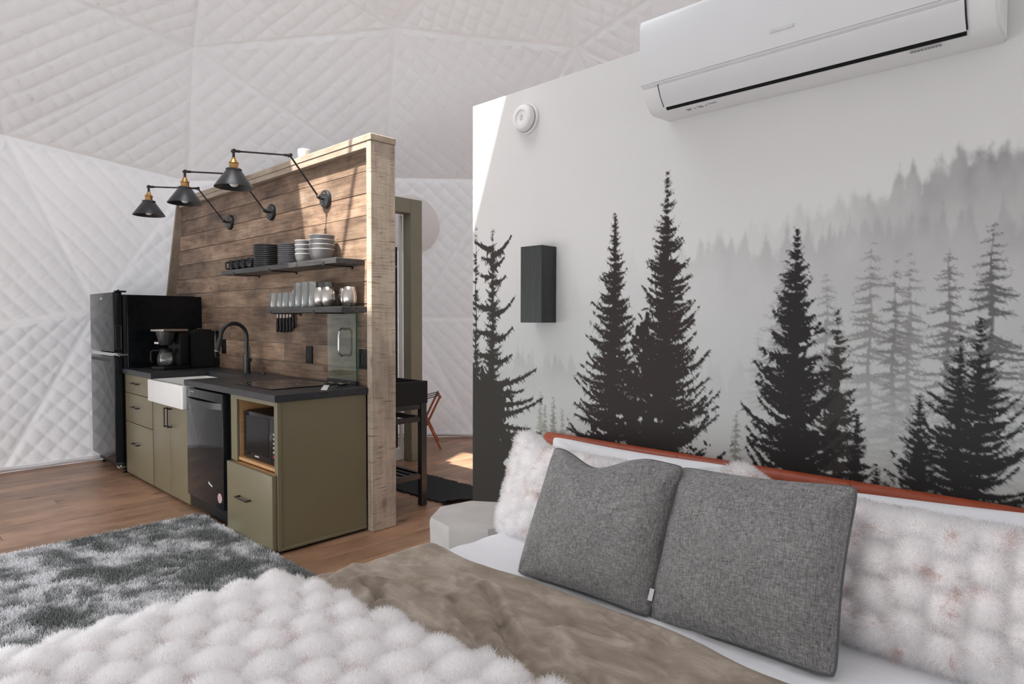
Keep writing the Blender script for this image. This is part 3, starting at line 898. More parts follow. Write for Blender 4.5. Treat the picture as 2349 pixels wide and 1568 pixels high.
d2 = front('door', c2, -5.064, -4.692, 0.022, 0.690); handle_z(d2, -5.032, YF, 0.60, 0.145)
b = BMN(); bx(b, -4.6905, -4.688, YF + 0.02, 2.2, 0.018, 0.69); obj('side_skin', b, M['black_satin'], c2)

# ---- apron sink (hollow)
sk = thing('apron_sink', 'white glazed farmhouse apron-front sink set into the counter', 'sink', (-5.06, 1.9, 0.692))
bm = BMN()
o_ = [(-5.425, 1.632), (-4.705, 1.632), (-4.705, 2.09), (-5.425, 2.09)]
i_ = [(-5.395, 1.668), (-4.735, 1.668), (-4.735, 2.06), (-5.395, 2.06)]
k_ = [(-5.37, 1.69), (-4.76, 1.69), (-4.76, 2.04), (-5.37, 2.04)]
def ring4(pts, z): return [bm.verts.new((p[0], p[1], z)) for p in pts]
R0 = ring4(o_, 0.694); R1 = ring4(o_, 0.864); R2 = ring4(i_, 0.864); R3 = ring4(k_, 0.715)
for A, B in ((R0, R1), (R1, R2), (R2, R3)):
    for k in range(4): bm.faces.new((A[k], A[(k + 1) % 4], B[(k + 1) % 4], B[k]))
bm.faces.new(R3); bm.faces.new(R0[::-1])
bmesh.ops.bevel(bm, geom=bm.edges[:], offset=0.009, segments=3, profile=0.6, affect='EDGES')
obj('basin', bm, M['sink'], sk, smooth=50)
b = BMN(); lathe(b, [(0, 0.717), (0.035, 0.717), (0.04, 0.720), (0.028, 0.7215), (0, 0.719)], 20, Matrix.Translation((-5.06, 1.9, 0))); obj('drain', b, M['chrome'], sk)

# ---- countertop (one slab with the sink cut out)
bm = BMN()
poly = [(-6.125, 1.652), (-5.405, 1.652), (-5.405, 2.075), (-4.722, 2.075), (-4.722, 1.652), (-3.372, 1.652), (-3.372, 2.258), (-3.392, 2.258), (-3.392, 2.305), (-6.125, 2.305)]
prism(bm, poly, 0.866, 0.905, XYZ)
bmesh.ops.recalc_face_normals(bm, faces=bm.faces[:])
bmesh.ops.bevel(bm, geom=[e for e in bm.edges if abs(e.verts[0].co.z - e.verts[1].co.z) < 1e-5], offset=0.003, segments=2, affect='EDGES')
o = obj('countertop', bm, M['counter'], None, (-4.7, 2.0, 0.866)); tag(o, 'charcoal wood-look countertop running along the plank wall', 'countertop')

# ---- dishwasher
dw = thing('dishwasher', 'black dishwasher with curved steel bar handle between olive cabinets', 'dishwasher', (-4.36, 1.95, 0))
b = BMN(); bx(b, -4.672, -4.015, 1.70, 2.25, 0.02, 0.858, 0.003); obj('tub', b, M['black_satin'], dw)
dd = obj('door', (lambda b: bx(b, -4.668, -4.062, 1.648, 1.698, 0.115, 0.855, 0.006, 2))(BMN()), M['fridge_door'], dw)
b = BMN(); bx(b, -4.655, -4.075, 1.672, 1.69, 0.03, 0.112, 0.002); obj('kick_plate', b, M['black_satin'], dw)
b = BMN(); bx(b, -4.058, -4.004, 1.69, 1.72, 0.02, 0.860, 0.002); obj('filler_strip', b, M['black_satin'], dw)
pts = []
for k in range(13):
    s = k / 12; pts.append((-4.645 + 0.565 * s, 1.648 - 0.044 * math.sin(PI * s) ** 0.6, 0.775))
b = BMN()
for z_ in (0,):
    prof = [(p[0], p[1]) for p in pts]
    n = len(prof)
    A = [b.verts.new((p[0], p[1], 0.755)) for p in prof]; B = [b.verts.new((p[0], p[1], 0.795)) for p in prof]
    C_ = [b.verts.new((p[0], p[1] + 0.010, 0.755)) for p in prof]; D_ = [b.verts.new((p[0], p[1] + 0.010, 0.795)) for p in prof]
    for k in range(n - 1):
        b.faces.new((A[k], A[k + 1], B[k + 1], B[k])); b.faces.new((C_[k], D_[k], D_[k + 1], C_[k + 1]))
        b.faces.new((A[k], C_[k], C_[k + 1], A[k + 1])); b.faces.new((B[k], B[k + 1], D_[k + 1], D_[k]))
    b.faces.new((A[0], B[0], D_[0], C_[0])); b.faces.new((A[-1], C_[-1], D_[-1], B[-1]))
obj('handle', b, M['grey_metal'], dd, label='curved grey metal bar handle')
b = BMN(); bx(b, -4.60, -4.53, 1.6465, 1.6482, 0.832, 0.838); obj('panel_mark', b, M['grey_plastic'], dd)
# white maker's mark near the foot of the door, and the round sticker
b = BMN()
for k, (dx, dz, w, h) in enumerate(((0, 0.010, 0.008, 0.016), (0.012, 0.008, 0.006, 0.014), (0.021, 0.004, 0.010, 0.012), (0.034, 0.002, 0.006, 0.014), (0.043, 0.000, 0.008, 0.010), (0.054, -0.002, 0.006, 0.012))):
    bx(b, -4.30 + dx, -4.30 + dx + w, 1.6468, 1.6485, 0.238 + dz, 0.238 + dz + h)
obj('logo', b, M['white_mark'], dd)
b = BMN()
Ms = Matrix.Translation((-4.122, 1.648, 0.186)) @ Matrix.Rotation(PI / 2, 4, 'X')
lathe(b, [(0, 0.0018), (0.030, 0.0018), (0.031, 0.0)], 28, Ms)
stk = obj('sticker', b, M['paper'], dd, label='round pink energy sticker')
b = BMN()
for k in range(5): bx(b, -4.122 - 0.017 + 0.002 * abs(k - 2), -4.122 + 0.017 - 0.002 * abs(k - 2), 1.6455, 1.6463, 0.186 + 0.009 * (k - 2) - 0.002, 0.186 + 0.009 * (k - 2) + 0.0015)
obj('sticker_print', b, M['ink'], stk)

# ---- microwave cabinet with open niche
c3 = thing('microwave_cabinet', 'olive end cabinet with open microwave niche above a deep drawer', 'cabinet', (-3.69, 1.98, 0))
XA, XB = -4.000, -3.392
b = BMN(); bx(b, XB - 0.019, XB, YF + 0.001, 2.258, 0.018, 0.864, 0.002); ep = obj('end_panel', b, M['olive'], c3)
b = BMN(); bx(b, XB - 0.001, XB + 0.005, YF, 1.697, 0.018, 0.864, 0.002); bx(b, XB - 0.001, XB + 0.006, YF, 2.258, 0.018, 0.036, 0.003); obj('edge_bead', b, M['olive'], c3)
b = BMN(); bx(b, XA, XA + 0.019, YF + 0.02, 2.25, 0.018, 0.864, 0.002); obj('side_panel', b, M['olive'], c3)
# face frame round the niche
b = BMN(); bx(b, XA + 0.0, XA + 0.085, YF + 0.001, YF + 0.019, 0.455, 0.862, 0.0015); obj('frame_stile', b, M['olive'], c3)
b = BMN(); bx(b, XB - 0.035, XB - 0.0195, YF + 0.001, YF + 0.019, 0.455, 0.862, 0.0015); obj('frame_stile', b, M['olive'], c3)
b = BMN(); bx(b, XA + 0.085, XB - 0.035, YF + 0.001, YF + 0.019, 0.838, 0.862, 0.0015); obj('frame_rail', b, M['olive'], c3)
b = BMN(); bx(b, XA + 0.020, XB - 0.020, YF + 0.012, 2.24, 0.462, 0.480, 0.001); obj('niche_floor', b, M['birch'], c3)
b = BMN(); bx(b, XA + 0.070, XA + 0.086, YF + 0.0195, 2.24, 0.481, 0.850, 0.001); obj('niche_side', b, M['birch'], c3)
b = BMN(); bx(b, XA + 0.020, XB - 0.020, YF + 0.0195, 2.24, 0.851, 0.863, 0.001); obj('niche_top', b, M['birch'], c3)
b = BMN(); bx(b, XA + 0.020, XB - 0.020, 2.242, 2.252, 0.02, 0.863); obj('niche_back', b, M['birch'], c3)
b = BMN(); bx(b, XA + 0.0, XB - 0.006, 1.644, YF - 0.001, 0.022, 0.450, 0.003, 2); dd = obj('drawer', b, M['olive'], c3); handle_x(dd, -3.745, 1.644, 0.262, 0.16)
b = BMN(); bx(b, XA + 0.02, XB - 0.02, YF, 2.24, 0.02, 0.45); obj('drawer_box', b, M['birch'], c3)
b = BMN(); bx(b, XA + 0.02, XB - 0.02, YF + 0.05, 2.24, 0.0, 0.018); obj('toe_kick', b, M['black_satin'], c3)
mw = thing('microwave', 'black glass-fronted microwave sitting in the wooden cabinet niche', 'microwave', (-3.67, 1.95, 0.482))
b = BMN(); bx(b, -3.895, -3.425, 1.725, 2.08, 0.487, 0.770, 0.004); obj('body', b, M['black_satin'], mw)
b = BMN(); bx(b, -3.895, -3.525, 1.705, 1.724, 0.488, 0.769, 0.004, 2); md = obj('door', b, M['fridge_door'], mw)
b = BMN(); bx(b, -3.862, -3.560, 1.7025, 1.7052, 0.525, 0.745, 0.001); obj('window', b, M['black_gloss'], md)
b = BMN()
for k in range(7): bx(b, -3.735 + k * 0.0075, -3.735 + k * 0.0075 + 0.0055, 1.7015, 1.7052, 0.504, 0.511)
obj('logo', b, M['white_mark'], md)
b = BMN(); bx(b, -3.522, -3.425, 1.706, 1.724, 0.488, 0.769, 0.003, 2); cp = obj('control_panel', b, M['black_gloss'], mw)
for r_ in range(6):
    b = BMN()
    for c_ in range(3): bx(b, -3.508 + c_ * 0.026, -3.490 + c_ * 0.026, 1.7045, 1.7062, 0.53 + r_ * 0.026, 0.542 + r_ * 0.026)
    obj('button_row', b, M['grey_plastic'] if r_ else M['red_dot'], cp)
for xx in (-3.87, -3.45):
    for yy in (1.76, 2.04):
        b = BMN(); cyl(b, (xx, yy, 0.4805), (xx, yy, 0.487), 0.012, 10); obj('foot', b, M['black_satin'], mw)

# ---- induction cooktop
ct = thing('cooktop', 'flat black glass cooktop inset near the end of the counter', 'cooktop', (-3.92, 2.03, 0.905))
b = BMN(); bx(b, -4.185, -3.650, 1.772, 2.215, 0.9053, 0.9105, 0.0015); obj('glass_top', b, M['black_gloss'], ct)
for (xx, yy, r) in ((-4.05, 1.90, 0.085), (-3.80, 1.90, 0.07), (-4.05, 2.10, 0.07), (-3.80, 2.10, 0.085)):
    b = BMN(); lathe(b, [(r, 0.9106), (r, 0.9110), (r - 0.003, 0.9110), (r - 0.003, 0.9106)], 32, Matrix.Translation((xx, yy, 0))); obj('ring', b, M['grey_plastic'], ct)
# ---- glass splash guard under the lower shelf
gg = thing('splash_guard', 'clear green-edged glass panel with a handle reflection modelled in steel behind the cooktop', 'glass panel', (-3.71, 2.284, 0.905))
b = BMN(); bx(b, -3.885, -3.538, 2.280, 2.288, 0.932, 1.395); obj('pane', b, M['green_glass'], gg)
b = BMN(); bx(b, -3.5378, -3.5355, 2.279, 2.289, 0.932, 1.395); obj('edge', b, M['green_edge'], gg)
b = BMN(); bx(b, -3.890, -3.533, 2.275, 2.293, 0.9055, 0.931, 0.002); obj('base_channel', b, M['black_metal'], gg)
b = BMN(); bx(b, -3.890, -3.533, 2.275, 2.293, 1.396, 1.404, 0.001); obj('top_channel', b, M['black_metal'], gg)
b = BMN(); tube(b, [(-3.66, 2.279, 1.265), (-3.66, 2.254, 1.268), (-3.66, 2.237, 1.255), (-3.66, 2.231, 1.225), (-3.66, 2.231, 1.135), (-3.66, 2.237, 1.105), (-3.66, 2.254, 1.092), (-3.66, 2.279, 1.095)], 0.0075, 12); obj('handle_reflection', b, M['chrome'], gg)  # handle mirrored in the glass, built as a solid part
# ---- spoon on the counter
bm = BMN()
path = [(-3.425, 1.985, 0.9075), (-3.437, 2.005, 0.926), (-3.453, 2.035, 0.943), (-3.473, 2.065, 0.946), (-3.493, 2.100, 0.936), (-3.512, 2.135, 0.923)]
wd = [0.020, 0.019, 0.016, 0.012, 0.011, 0.012]
dr = Vector((-0.085, 0.137, 0)).normalized(); sd_ = Vector((0.137, 0.085, 0)).normalized()
rowsT = [[bm.verts.new(Vector(p) + sd_ * s * w + Vector((0, 0, 0.0018))) for s in (-1, 0, 1)] for p, w in zip(path, wd)]
rowsB = [[bm.verts.new(Vector(p) + sd_ * s * w) for s in (-1, 0, 1)] for p, w in zip(path, wd)]
for rw in (rowsT, rowsB):
    for a_, b_ in zip(rw, rw[1:]):
        for k in range(2): bm.faces.new((a_[k], a_[k + 1], b_[k + 1], b_[k]))
for k in (0, 2):
    for i in range(len(path) - 1): bm.faces.new((rowsT[i][k], rowsT[i + 1][k], rowsB[i + 1][k], rowsB[i][k]))
bm.faces.new((rowsT[0][0], rowsT[0][1], rowsB[0][1], rowsB[0][0])); bm.faces.new((rowsT[0][1], rowsT[0][2], rowsB[0][2], rowsB[0][1]))
cb_ = Vector(path[-1]) + dr * 0.055
ringsO = []
for (rr, dz) in ((1.0, 0.004), (0.93, 0.005), (0.75, -0.005), (0.4, -0.010), (0.0, -0.0125)):
    ringsO.append([bm.verts.new(cb_ + dr * math.cos(t) * 0.060 * rr + sd_ * math.sin(t) * 0.045 * rr + Vector((0, 0, dz))) for t in [2 * PI * k / 20 for k in range(20)]] if rr else [bm.verts.new(cb_ + Vector((0, 0, dz)))])
for A, B in zip(ringsO, ringsO[1:]):
    for k in range(20):
        k2 = (k + 1) % 20
        if len(B) == 1: bm.faces.new((A[k], A[k2], B[0]))
        else: bm.faces.new((A[k], A[k2], B[k2], B[k]))
sp = obj('spoon', bm, M['chrome'], None, (-3.5, 2.12, 0.905), smooth=60)
tag(sp, 'steel spoon rest with arched handle lying beside the cooktop', 'spoon')
md_ = sp.modifiers.new('thick', 'SOLIDIFY'); md_.thickness = 0.002; md_.offset = -1

# ---- faucet
fa = thing('faucet', 'matte black gooseneck kitchen faucet behind the sink', 'faucet', (-4.95, 2.2, 0.905))
b = BMN(); lathe(b, [(0, 0), (0.030, 0), (0.030, 0.006), (0.026, 0.010), (0.026, 0.155), (0.022, 0.160), (0, 0.160)], 24, Matrix.Translation((-4.95, 2.2, 0.905))); obj('base', b, M['black_metal'], fa)
b = BMN(); pts = [(-4.95, 2.2, 1.06), (-4.95, 2.2, 1.16)]
for k in range(13):
    t = PI * k / 12; pts.append((-4.95, 2.10 + 0.10 * math.cos(t), 1.19 + 0.105 * math.sin(t)))
pts += [(-4.95, 1.995, 1.165)]
tube(b, pts, 0.0155, 14); obj('spout', b, M['black_metal'], fa)
b = BMN(); cyl(b, (-4.95, 1.997, 1.18), (-4.95, 1.972, 1.085), 0.0185, 16, 0.021); ph = obj('spray_head', b, M['black_metal'], fa)
b = BMN(); cyl(b, (-4.95, 1.9722, 1.086), (-4.95, 1.9712, 1.082), 0.019, 16); obj('aerator', b, M['chrome'], ph)
b = BMN(); cyl(b, (-4.95, 2.2, 1.01), (-4.895, 2.2, 1.01), 0.017, 16); cyl(b, (-4.905, 2.2, 1.01), (-4.897, 2.2, 1.115), 0.0055, 10, 0.004); obj('lever', b, M['black_metal'], fa)
b = BMN(); lathe(b, [(0, 0), (0.017, 0), (0.017, 0.008), (0.013, 0.012), (0, 0.012)], 18, Matrix.Translation((-4.75, 2.24, 0.905)))
o = obj('counter_button', b, M['black_metal'], None, (-4.75, 2.24, 0.905)); tag(o, 'small black push button on the counter right of the faucet', 'button')

# ---- coffee maker and pod machine
cm = thing('coffee_maker', 'black drip coffee maker with glass carafe next to the end panel', 'coffee maker', (-5.775, 1.915, 0.905), local=True, rot=(0, 0, math.radians(14)))
b = BMN(); bx(b, -0.085, 0.085, -0.11, 0.11, 0.0, 0.028, 0.008, 2); obj('base', b, M['black_satin'], cm)
b = BMN(); bx(b, -0.085, 0.085, 0.035, 0.11, 0.028, 0.31, 0.010, 2); obj('water_tank', b, M['black_satin'], cm)
b = BMN(); lathe(b, [(0, 0.205), (0.045, 0.205), (0.055, 0.225), (0.076, 0.31), (0.076, 0.315), (0, 0.315)], 28, Matrix.Translation((0, -0.035, 0))); obj('filter_basket', b, M['grey_metal'], cm)
b = BMN(); bx(b, -0.09, 0.09, -0.115, 0.112, 0.316, 0.338, 0.010, 3); obj('lid', b, M['steel'], cm, label='pale metallic lid')
b = BMN(); bx(b, -0.040, 0.020, -0.112, -0.108, 0.215, 0.232, 0.002); obj('switch_plate', b, M['pale_mark'], cm)
ca = BMN(); lathe(ca, [(0.0, 0.032), (0.052, 0.032), (0.066, 0.045), (0.070, 0.085), (0.062, 0.125), (0.050, 0.15), (0.050, 0.153), (0.047, 0.150), (0.059, 0.123), (0.067, 0.085), (0.063, 0.048), (0.05, 0.036), (0, 0.036)], 28, Matrix.Translation((0, -0.035, 0)))
cf = obj('carafe', ca, M['carafe'], cm, smooth=60)
b = BMN(); lathe(b, [(0, 0.178), (0.035, 0.178), (0.052, 0.165), (0.053, 0.150), (0.0515, 0.1405), (0.0515, 0.153), (0, 0.155)], 24, Matrix.Translation((0, -0.035, 0))); obj('carafe_lid', b, M['black_satin'], cf)
b = BMN(); tube(b, [(-0.03, -0.085, 0.158), (-0.05, -0.115, 0.160), (-0.058, -0.128, 0.150), (-0.058, -0.130, 0.075), (-0.052, -0.118, 0.062)], 0.0075, 10); obj('carafe_handle', b, M['black_satin'], cf)
pm = thing('pod_coffee_machine', 'tall black single-serve coffee machine right of the drip coffee maker', 'coffee machine', (-5.785, 2.19, 0.905))
b = BMN()
prof = [(2.070, 0.907), (2.262, 0.907), (2.262, 1.215), (2.245, 1.235), (2.16, 1.243), (2.09, 1.222), (2.066, 1.195)]
prism(b, prof, -5.860, -5.725, YZX)
bmesh.ops.recalc_face_normals(b, faces=b.faces[:]); bmesh.ops.bevel(b, geom=b.edges[:], offset=0.010, segments=2, affect='EDGES'); obj('body', b, M['black_satin'], pm)
b = BMN(); bx(b, -5.84, -5.745, 2.045, 2.069, 0.905, 0.93, 0.004); obj('drip_tray', b, M['black_satin'], pm)
b = BMN(); bx(b, -5.85, -5.735, 2.264, 2.303, 0.99, 1.225, 0.008, 2); obj('water_tank', b, M['smoke_glass'], pm)
b = BMN(); bx(b, -5.85, -5.735, 2.263, 2.304, 0.975, 0.989, 0.003); bx(b, -5.85, -5.735, 2.263, 2.303, 0.906, 0.974, 0.003); obj('tank_base', b, M['black_satin'], pm)
b = BMN(); bx(b, -5.81, -5.78, 2.14, 2.158, 1.2435, 1.2475, 0.001); bx(b, -5.81, -5.78, 2.17, 2.188, 1.2415, 1.2455, 0.001); obj('button', b, M['chrome'], pm)

# ---- outlets and switch plates on the plank wall
def plate(x, z, w, h, label, kind):
    t = thing('wall_outlet' if kind == 'outlet' else 'wall_switch', label, kind, (x, YP - 0.004, z - h / 2))
    b = BMN(); bx(b, x - w / 2, x + w / 2, YP - 0.009, YP - 0.002, z - h / 2, z + h / 2, 0.002, 2); obj('cover_plate', b, M['black_satin'], t)
    n = 1 if w < 0.10 else 2
    for k in range(n):
        xc = x + (k - (n - 1) / 2) * 0.046
        b = BMN(); bx(b, xc - 0.0165, xc + 0.0165, YP - 0.012, YP - 0.0092, z - 0.034, z + 0.034, 0.001)
        ins = obj('insert', b, M['black_gloss'], t)
        if kind == 'outlet':
            for s in (-1, 1):
                b = BMN(); bx(b, xc - 0.007, xc - 0.005, YP - 0.0125, YP - 0.0119, z + s * 0.017 - 0.004, z + s * 0.017 + 0.004); bx(b, xc + 0.005, xc + 0.007, YP - 0.0125, YP - 0.0119, z + s * 0.017 - 0.004, z + s * 0.017 + 0.004); obj('slot', b, M['black_satin'], ins)
plate(-5.640, 1.090, 0.082, 0.125, 'black outlet plate on the plank wall left of the faucet', 'outlet')
plate(-4.175, 1.076, 0.082, 0.125, 'black outlet plate below the knives right of the faucet', 'outlet')
plate(-3.478, 1.076, 0.125, 0.125, 'black double switch plate beside the rough post', 'switch')

# ---- shelves
def shelf(label, x0, x1, y0, y1, z0, z1, brackets):
    t = thing('wall_shelf', label, 'shelf', ((x0 + x1) / 2, YP, z0))
    b = BMN(); bx(b, x0, x1, y0, y1, z0, z1, 0.003); obj('board', b, M['shelf'], t)
    for xb in brackets:
        b = BMN(); bx(b, xb - 0.012, xb + 0.012, y0 + 0.01, YP - 0.002, z0 - 0.006, z0 - 0.0005); bx(b, xb - 0.012, xb + 0.012, YP - 0.008, YP - 0.002, z0 - 0.018, z0 - 0.006); bx(b, xb - 0.012, xb + 0.012, y0 - 0.003, y0 - 0.0005, z0 - 0.006, z0 + 0.016)
        obj('bracket', b, M['black_metal'], t)
    return t
SU, SLW = 1.708, 1.408
shelf('upper charcoal wall shelf carrying mugs, plates and bowls', -5.165, -3.475, 2.10, YP - 0.002, 1.672, SU, (-4.95, -4.35, -3.62))
shelf('lower charcoal wall shelf carrying clear glasses and steel tumblers', -4.36, -3.391, 2.085, 2.270, 1.370, SLW, (-4.30, -3.72))

# ---- mugs
mg = thing('mug', 'black mug, leftmost of the four on the upper shelf', 'mug', (-5.19, 2.205, SU), 'black mugs on the upper shelf', local=True)
b = BMN(); lathe(b, [(0, 0), (0.030, 0), (0.034, 0.004), (0.039, 0.088), (0.0375, 0.0895), (0.036, 0.087), (0.031, 0.008), (0, 0.007)], 24); obj('body', b, M['mug'], mg, smooth=50)
b = BMN(); pts = [(0.004, -0.036, 0.072), (0.006, -0.058, 0.073), (0.007, -0.063, 0.066), (0.007, -0.063, 0.028), (0.006, -0.058, 0.021), (0.004, -0.034, 0.021)]
tube(b, pts, 0.0055, 8); obj('handle', b, M['mug'], mg)
mlab = ['black mug, second from the left on the upper shelf', 'black mug, third from the left on the upper shelf', 'black mug on the upper shelf right beside the dark plates']
for k, xx in enumerate((-5.080, -4.972, -4.862)):
    c = copy_tree(mg); c.location = (xx, 2.205, SU); c['label'] = mlab[k]
# ---- plates
def plate_bm(r, h, lip=0.0026):
    b = BMN()
    lathe(b, [(0, 0.001), (r * 0.70, 0), (r * 0.86, 0.0018), (r * 0.93, h - 0.0078), (r * 0.985, h - 0.0074), (r, h - 0.0055), (r, h - 0.002), (r * 0.985, h), (r * 0.95, h - 0.001), (r * 0.86, 0.0055), (0, 0.005)], 40)
    return b
def ordn(k): return ('lowest', 'second lowest', 'third from the bottom', 'fourth from the bottom', 'fifth from the bottom', 'sixth from the bottom', 'seventh from the bottom', 'eighth from the bottom', 'ninth from the bottom', 'tenth from the bottom', 'eleventh from the bottom')[k]
p0 = obj('dark_plate', plate_bm(0.094, 0.017), M['plate'], None); p0.location = (-4.600, 2.204, SU)
NP = 12
for k in range(NP):
    o = p0 if k == 0 else link(p0.copy())
    o.location = (-4.600 + RNG.uniform(-0.0015, 0.0015), 2.204 + RNG.uniform(-0.001, 0.001), SU + k * 0.0138)
    tag(o, 'topmost dark plate of the taller stack beside the mugs' if k == NP - 1 else f'dark charcoal plate, {ordn(k)} in the taller stack beside the mugs', 'plate', 'dark plates stacked on the upper shelf')
p1 = obj('grey_plate', plate_bm(0.078, 0.015), M['plate2'], None)
NP = 11
for k in range(NP):
    o = p1 if k == 0 else link(p1.copy())
    o.location = (-4.262 + RNG.uniform(-0.002, 0.002), 2.205, SU + k * 0.0134)
    tag(o, 'topmost grey plate of the smaller stack next to the bowls' if k == NP - 1 else f'small grey plate, {ordn(k)} in the stack next to the bowls', 'plate', 'small grey plates stacked on the upper shelf')
# ---- bowls
def bowl_bm(r, h):
    b = BMN()
    lathe(b, [(0, 0), (r * 0.66, 0), (r * 0.71, 0.003), (r * 0.88, h * 0.45), (r * 0.985, h - 0.0045), (r * 0.965, h - 0.004), (r * 0.84, h * 0.45), (r * 0.66, 0.008), (0, 0.007)], 36)
    return b
def bowl_rim_glint(r, h, parent):
    b = BMN(); lathe(b, [(r * 0.962, h - 0.0036), (r * 0.988, h - 0.0036), (r, h - 0.0018), (r * 0.99, h), (r * 0.968, h - 0.0005), (r * 0.962, h - 0.0036)], 36)
    return obj('rim', b, M['pale_mark'], parent, smooth=60, label='rim coloured paler for the light it catches')  # light catching the rim, painted as a paler material
b0 = obj('small_bowl', bowl_bm(0.062, 0.066), M['bowl'], None, smooth=50); bowl_rim_glint(0.062, 0.066, b0)
for k in range(4):
    o = b0 if k == 0 else copy_tree(b0)
    o.location = (-4.050, 2.205, SU + k * 0.0300)
    tag(o, ('lowest small grey bowl between the plates and larger bowls', 'second small grey bowl up in the narrower bowl stack', 'third small grey bowl up in the narrower bowl stack', 'topmost small grey bowl of the narrower bowl stack')[k], 'bowl', 'small bowls stacked on the upper shelf')
b1 = obj('large_bowl', bowl_bm(0.084, 0.080), M['bowl'], None, smooth=50); bowl_rim_glint(0.084, 0.080, b1)
for k in range(4):
    o = b1 if k == 0 else copy_tree(b1)
    o.location = (-3.815, 2.204, SU + k * 0.0305)
    tag(o, ('lowest large grey bowl in the rightmost stack on the upper shelf', 'second large grey bowl up in the rightmost stack', 'third large grey bowl up in the rightmost stack', 'topmost large grey bowl of the rightmost stack')[k], 'bowl', 'large bowls stacked on the upper shelf')

# ---- glasses on the lower shelf
def tumbler(r, h, th=0.002, base=0.010):
    b = BMN()
    lathe(b, [(0, 0.0005), (r * 0.90, 0.0), (r * 0.93, 0.003), (r, h - 0.001), (r - th / 2, h), (r - th, h - 0.001), (r * 0.93 - th, base), (0, base - 0.001)], 28)
    return b
g0 = obj('short_glass', tumbler(0.034, 0.103), M['tumbler'], None, smooth=50)
sg = [(-4.330, 2.125), (-4.245, 2.130), (-4.160, 2.125), (-4.075, 2.130), (-4.290, 2.215), (-4.115, 2.215)]
sl = ['clear short tumbler at the front left end of the lower shelf', 'clear short tumbler, second from left in the front row', 'clear short tumbler, third from left in the front row', 'clear short tumbler in front of the tall glasses', 'clear short tumbler in the back row above the knives', 'clear short tumbler in the back row next to the tall glasses']
for k, (xx, yy) in enumerate(sg):
    o = g0 if k == 0 else link(g0.copy())
    o.location = (xx, yy, SLW); tag(o, sl[k], 'glass', 'short clear glasses on the lower shelf')
g1 = obj('tall_glass', tumbler(0.035, 0.165, 0.002, 0.014), M['tumbler'], None, smooth=50)
tg = [(-3.985, 2.130), (-3.900, 2.130), (-3.815, 2.135), (-4.030, 2.222), (-3.945, 2.225), (-3.860, 2.225), (-3.770, 2.225)]
tl = ['clear tall glass at the front, just right of the short tumblers', 'clear tall glass, middle of the front row', 'clear tall glass in front, right before the steel tumblers', 'clear tall glass, leftmost of the tall back row', 'clear tall glass, second from left in the tall back row', 'clear tall glass, third from left in the tall back row', 'clear tall glass behind the steel tumblers']
for k, (xx, yy) in enumerate(tg):
    o = g1 if k == 0 else link(g1.copy())
    o.location = (xx, yy, SLW); tag(o, tl[k], 'glass', 'tall clear glasses on the lower shelf')
b = BMN(); lathe(b, [(0, 0.001), (0.024, 0.0), (0.030, 0.005), (0.0425, 0.030), (0.0455, 0.050), (0.043, 0.080), (0.0345, 0.122), (0.0335, 0.1225), (0.0328, 0.121), (0.041, 0.080), (0.0435, 0.050), (0.040, 0.030), (0.028, 0.008), (0, 0.006)], 32)
t0 = obj('steel_tumbler', b, M['steel'], None, smooth=60)
for k, (xx, yy, l_) in enumerate(((-3.708, 2.130, 'stemless steel tumbler next to the tall glasses'), (-3.605, 2.125, 'stemless steel tumbler in the middle at the front edge'), (-3.560, 2.220, 'stemless steel tumbler half hidden behind the front ones'), (-3.460, 2.185, 'stemless steel tumbler nearest the rough post'))):
    o = t0 if k == 0 else link(t0.copy())
    o.location = (xx, yy, SLW); tag(o, l_, 'tumbler', 'steel tumblers on the lower shelf')

# ---- knives hanging against the planks
kn = thing('kitchen_knife', 'black-handled knife at the left end of the row under the lower shelf', 'knife', (-4.615, 2.291, 1.228), 'knives hanging under the lower shelf', local=True)
b = BMN()
prof = [(-0.011, 0.0), (0.010, 0.004), (0.012, 0.03), (0.009, 0.065), (0.011, 0.108), (-0.009, 0.108), (-0.012, 0.06), (-0.014, 0.02)]
prism(b, prof, -0.008, 0.008, XZY); bmesh.ops.recalc_face_normals(b, faces=b.faces[:]); bmesh.ops.bevel(b, geom=b.edges[:], offset=0.003, segments=1, affect='EDGES'); obj('handle', b, M['black_satin'], kn)
b = BMN(); bx(b, -0.0105, 0.0115, -0.0055, 0.0055, 0.1085, 0.137, 0.001); obj('bolster', b, M['steel'], kn)
b = BMN(); prism(b, [(-0.012, 0.1372), (0.013, 0.1372), (0.013, 0.26), (0.002, 0.292), (-0.012, 0.285)], -0.001, 0.001, XZY); obj('blade', b, M['steel'], kn)
for k, (xx, dz) in enumerate(((-4.562, 0), (-4.512, 0), (-4.463, 0.002), (-4.415, 0.006), (-4.372, 0.028))):
    c = copy_tree(kn); c.location = (xx, 2.291, 1.228 + dz)
    c['label'] = ('black-handled knife, second from the left under the lower shelf', 'black-handled knife, third from the left under the lower shelf', 'black-handled knife, fourth from the left under the lower shelf', 'black-handled knife, fifth from the left under the lower shelf', 'shortest black-handled knife at the right end of the row')[k]
b = BMN(); bx(b, -4.64, -4.33, 2.300, 2.3065, 1.375, 1.405, 0.002); o = obj('knife_rail', b, M['black_metal'], None, (-4.49, 2.3065, 1.375)); tag(o, 'slim black magnetic bar holding the knives on the planks', 'rail')

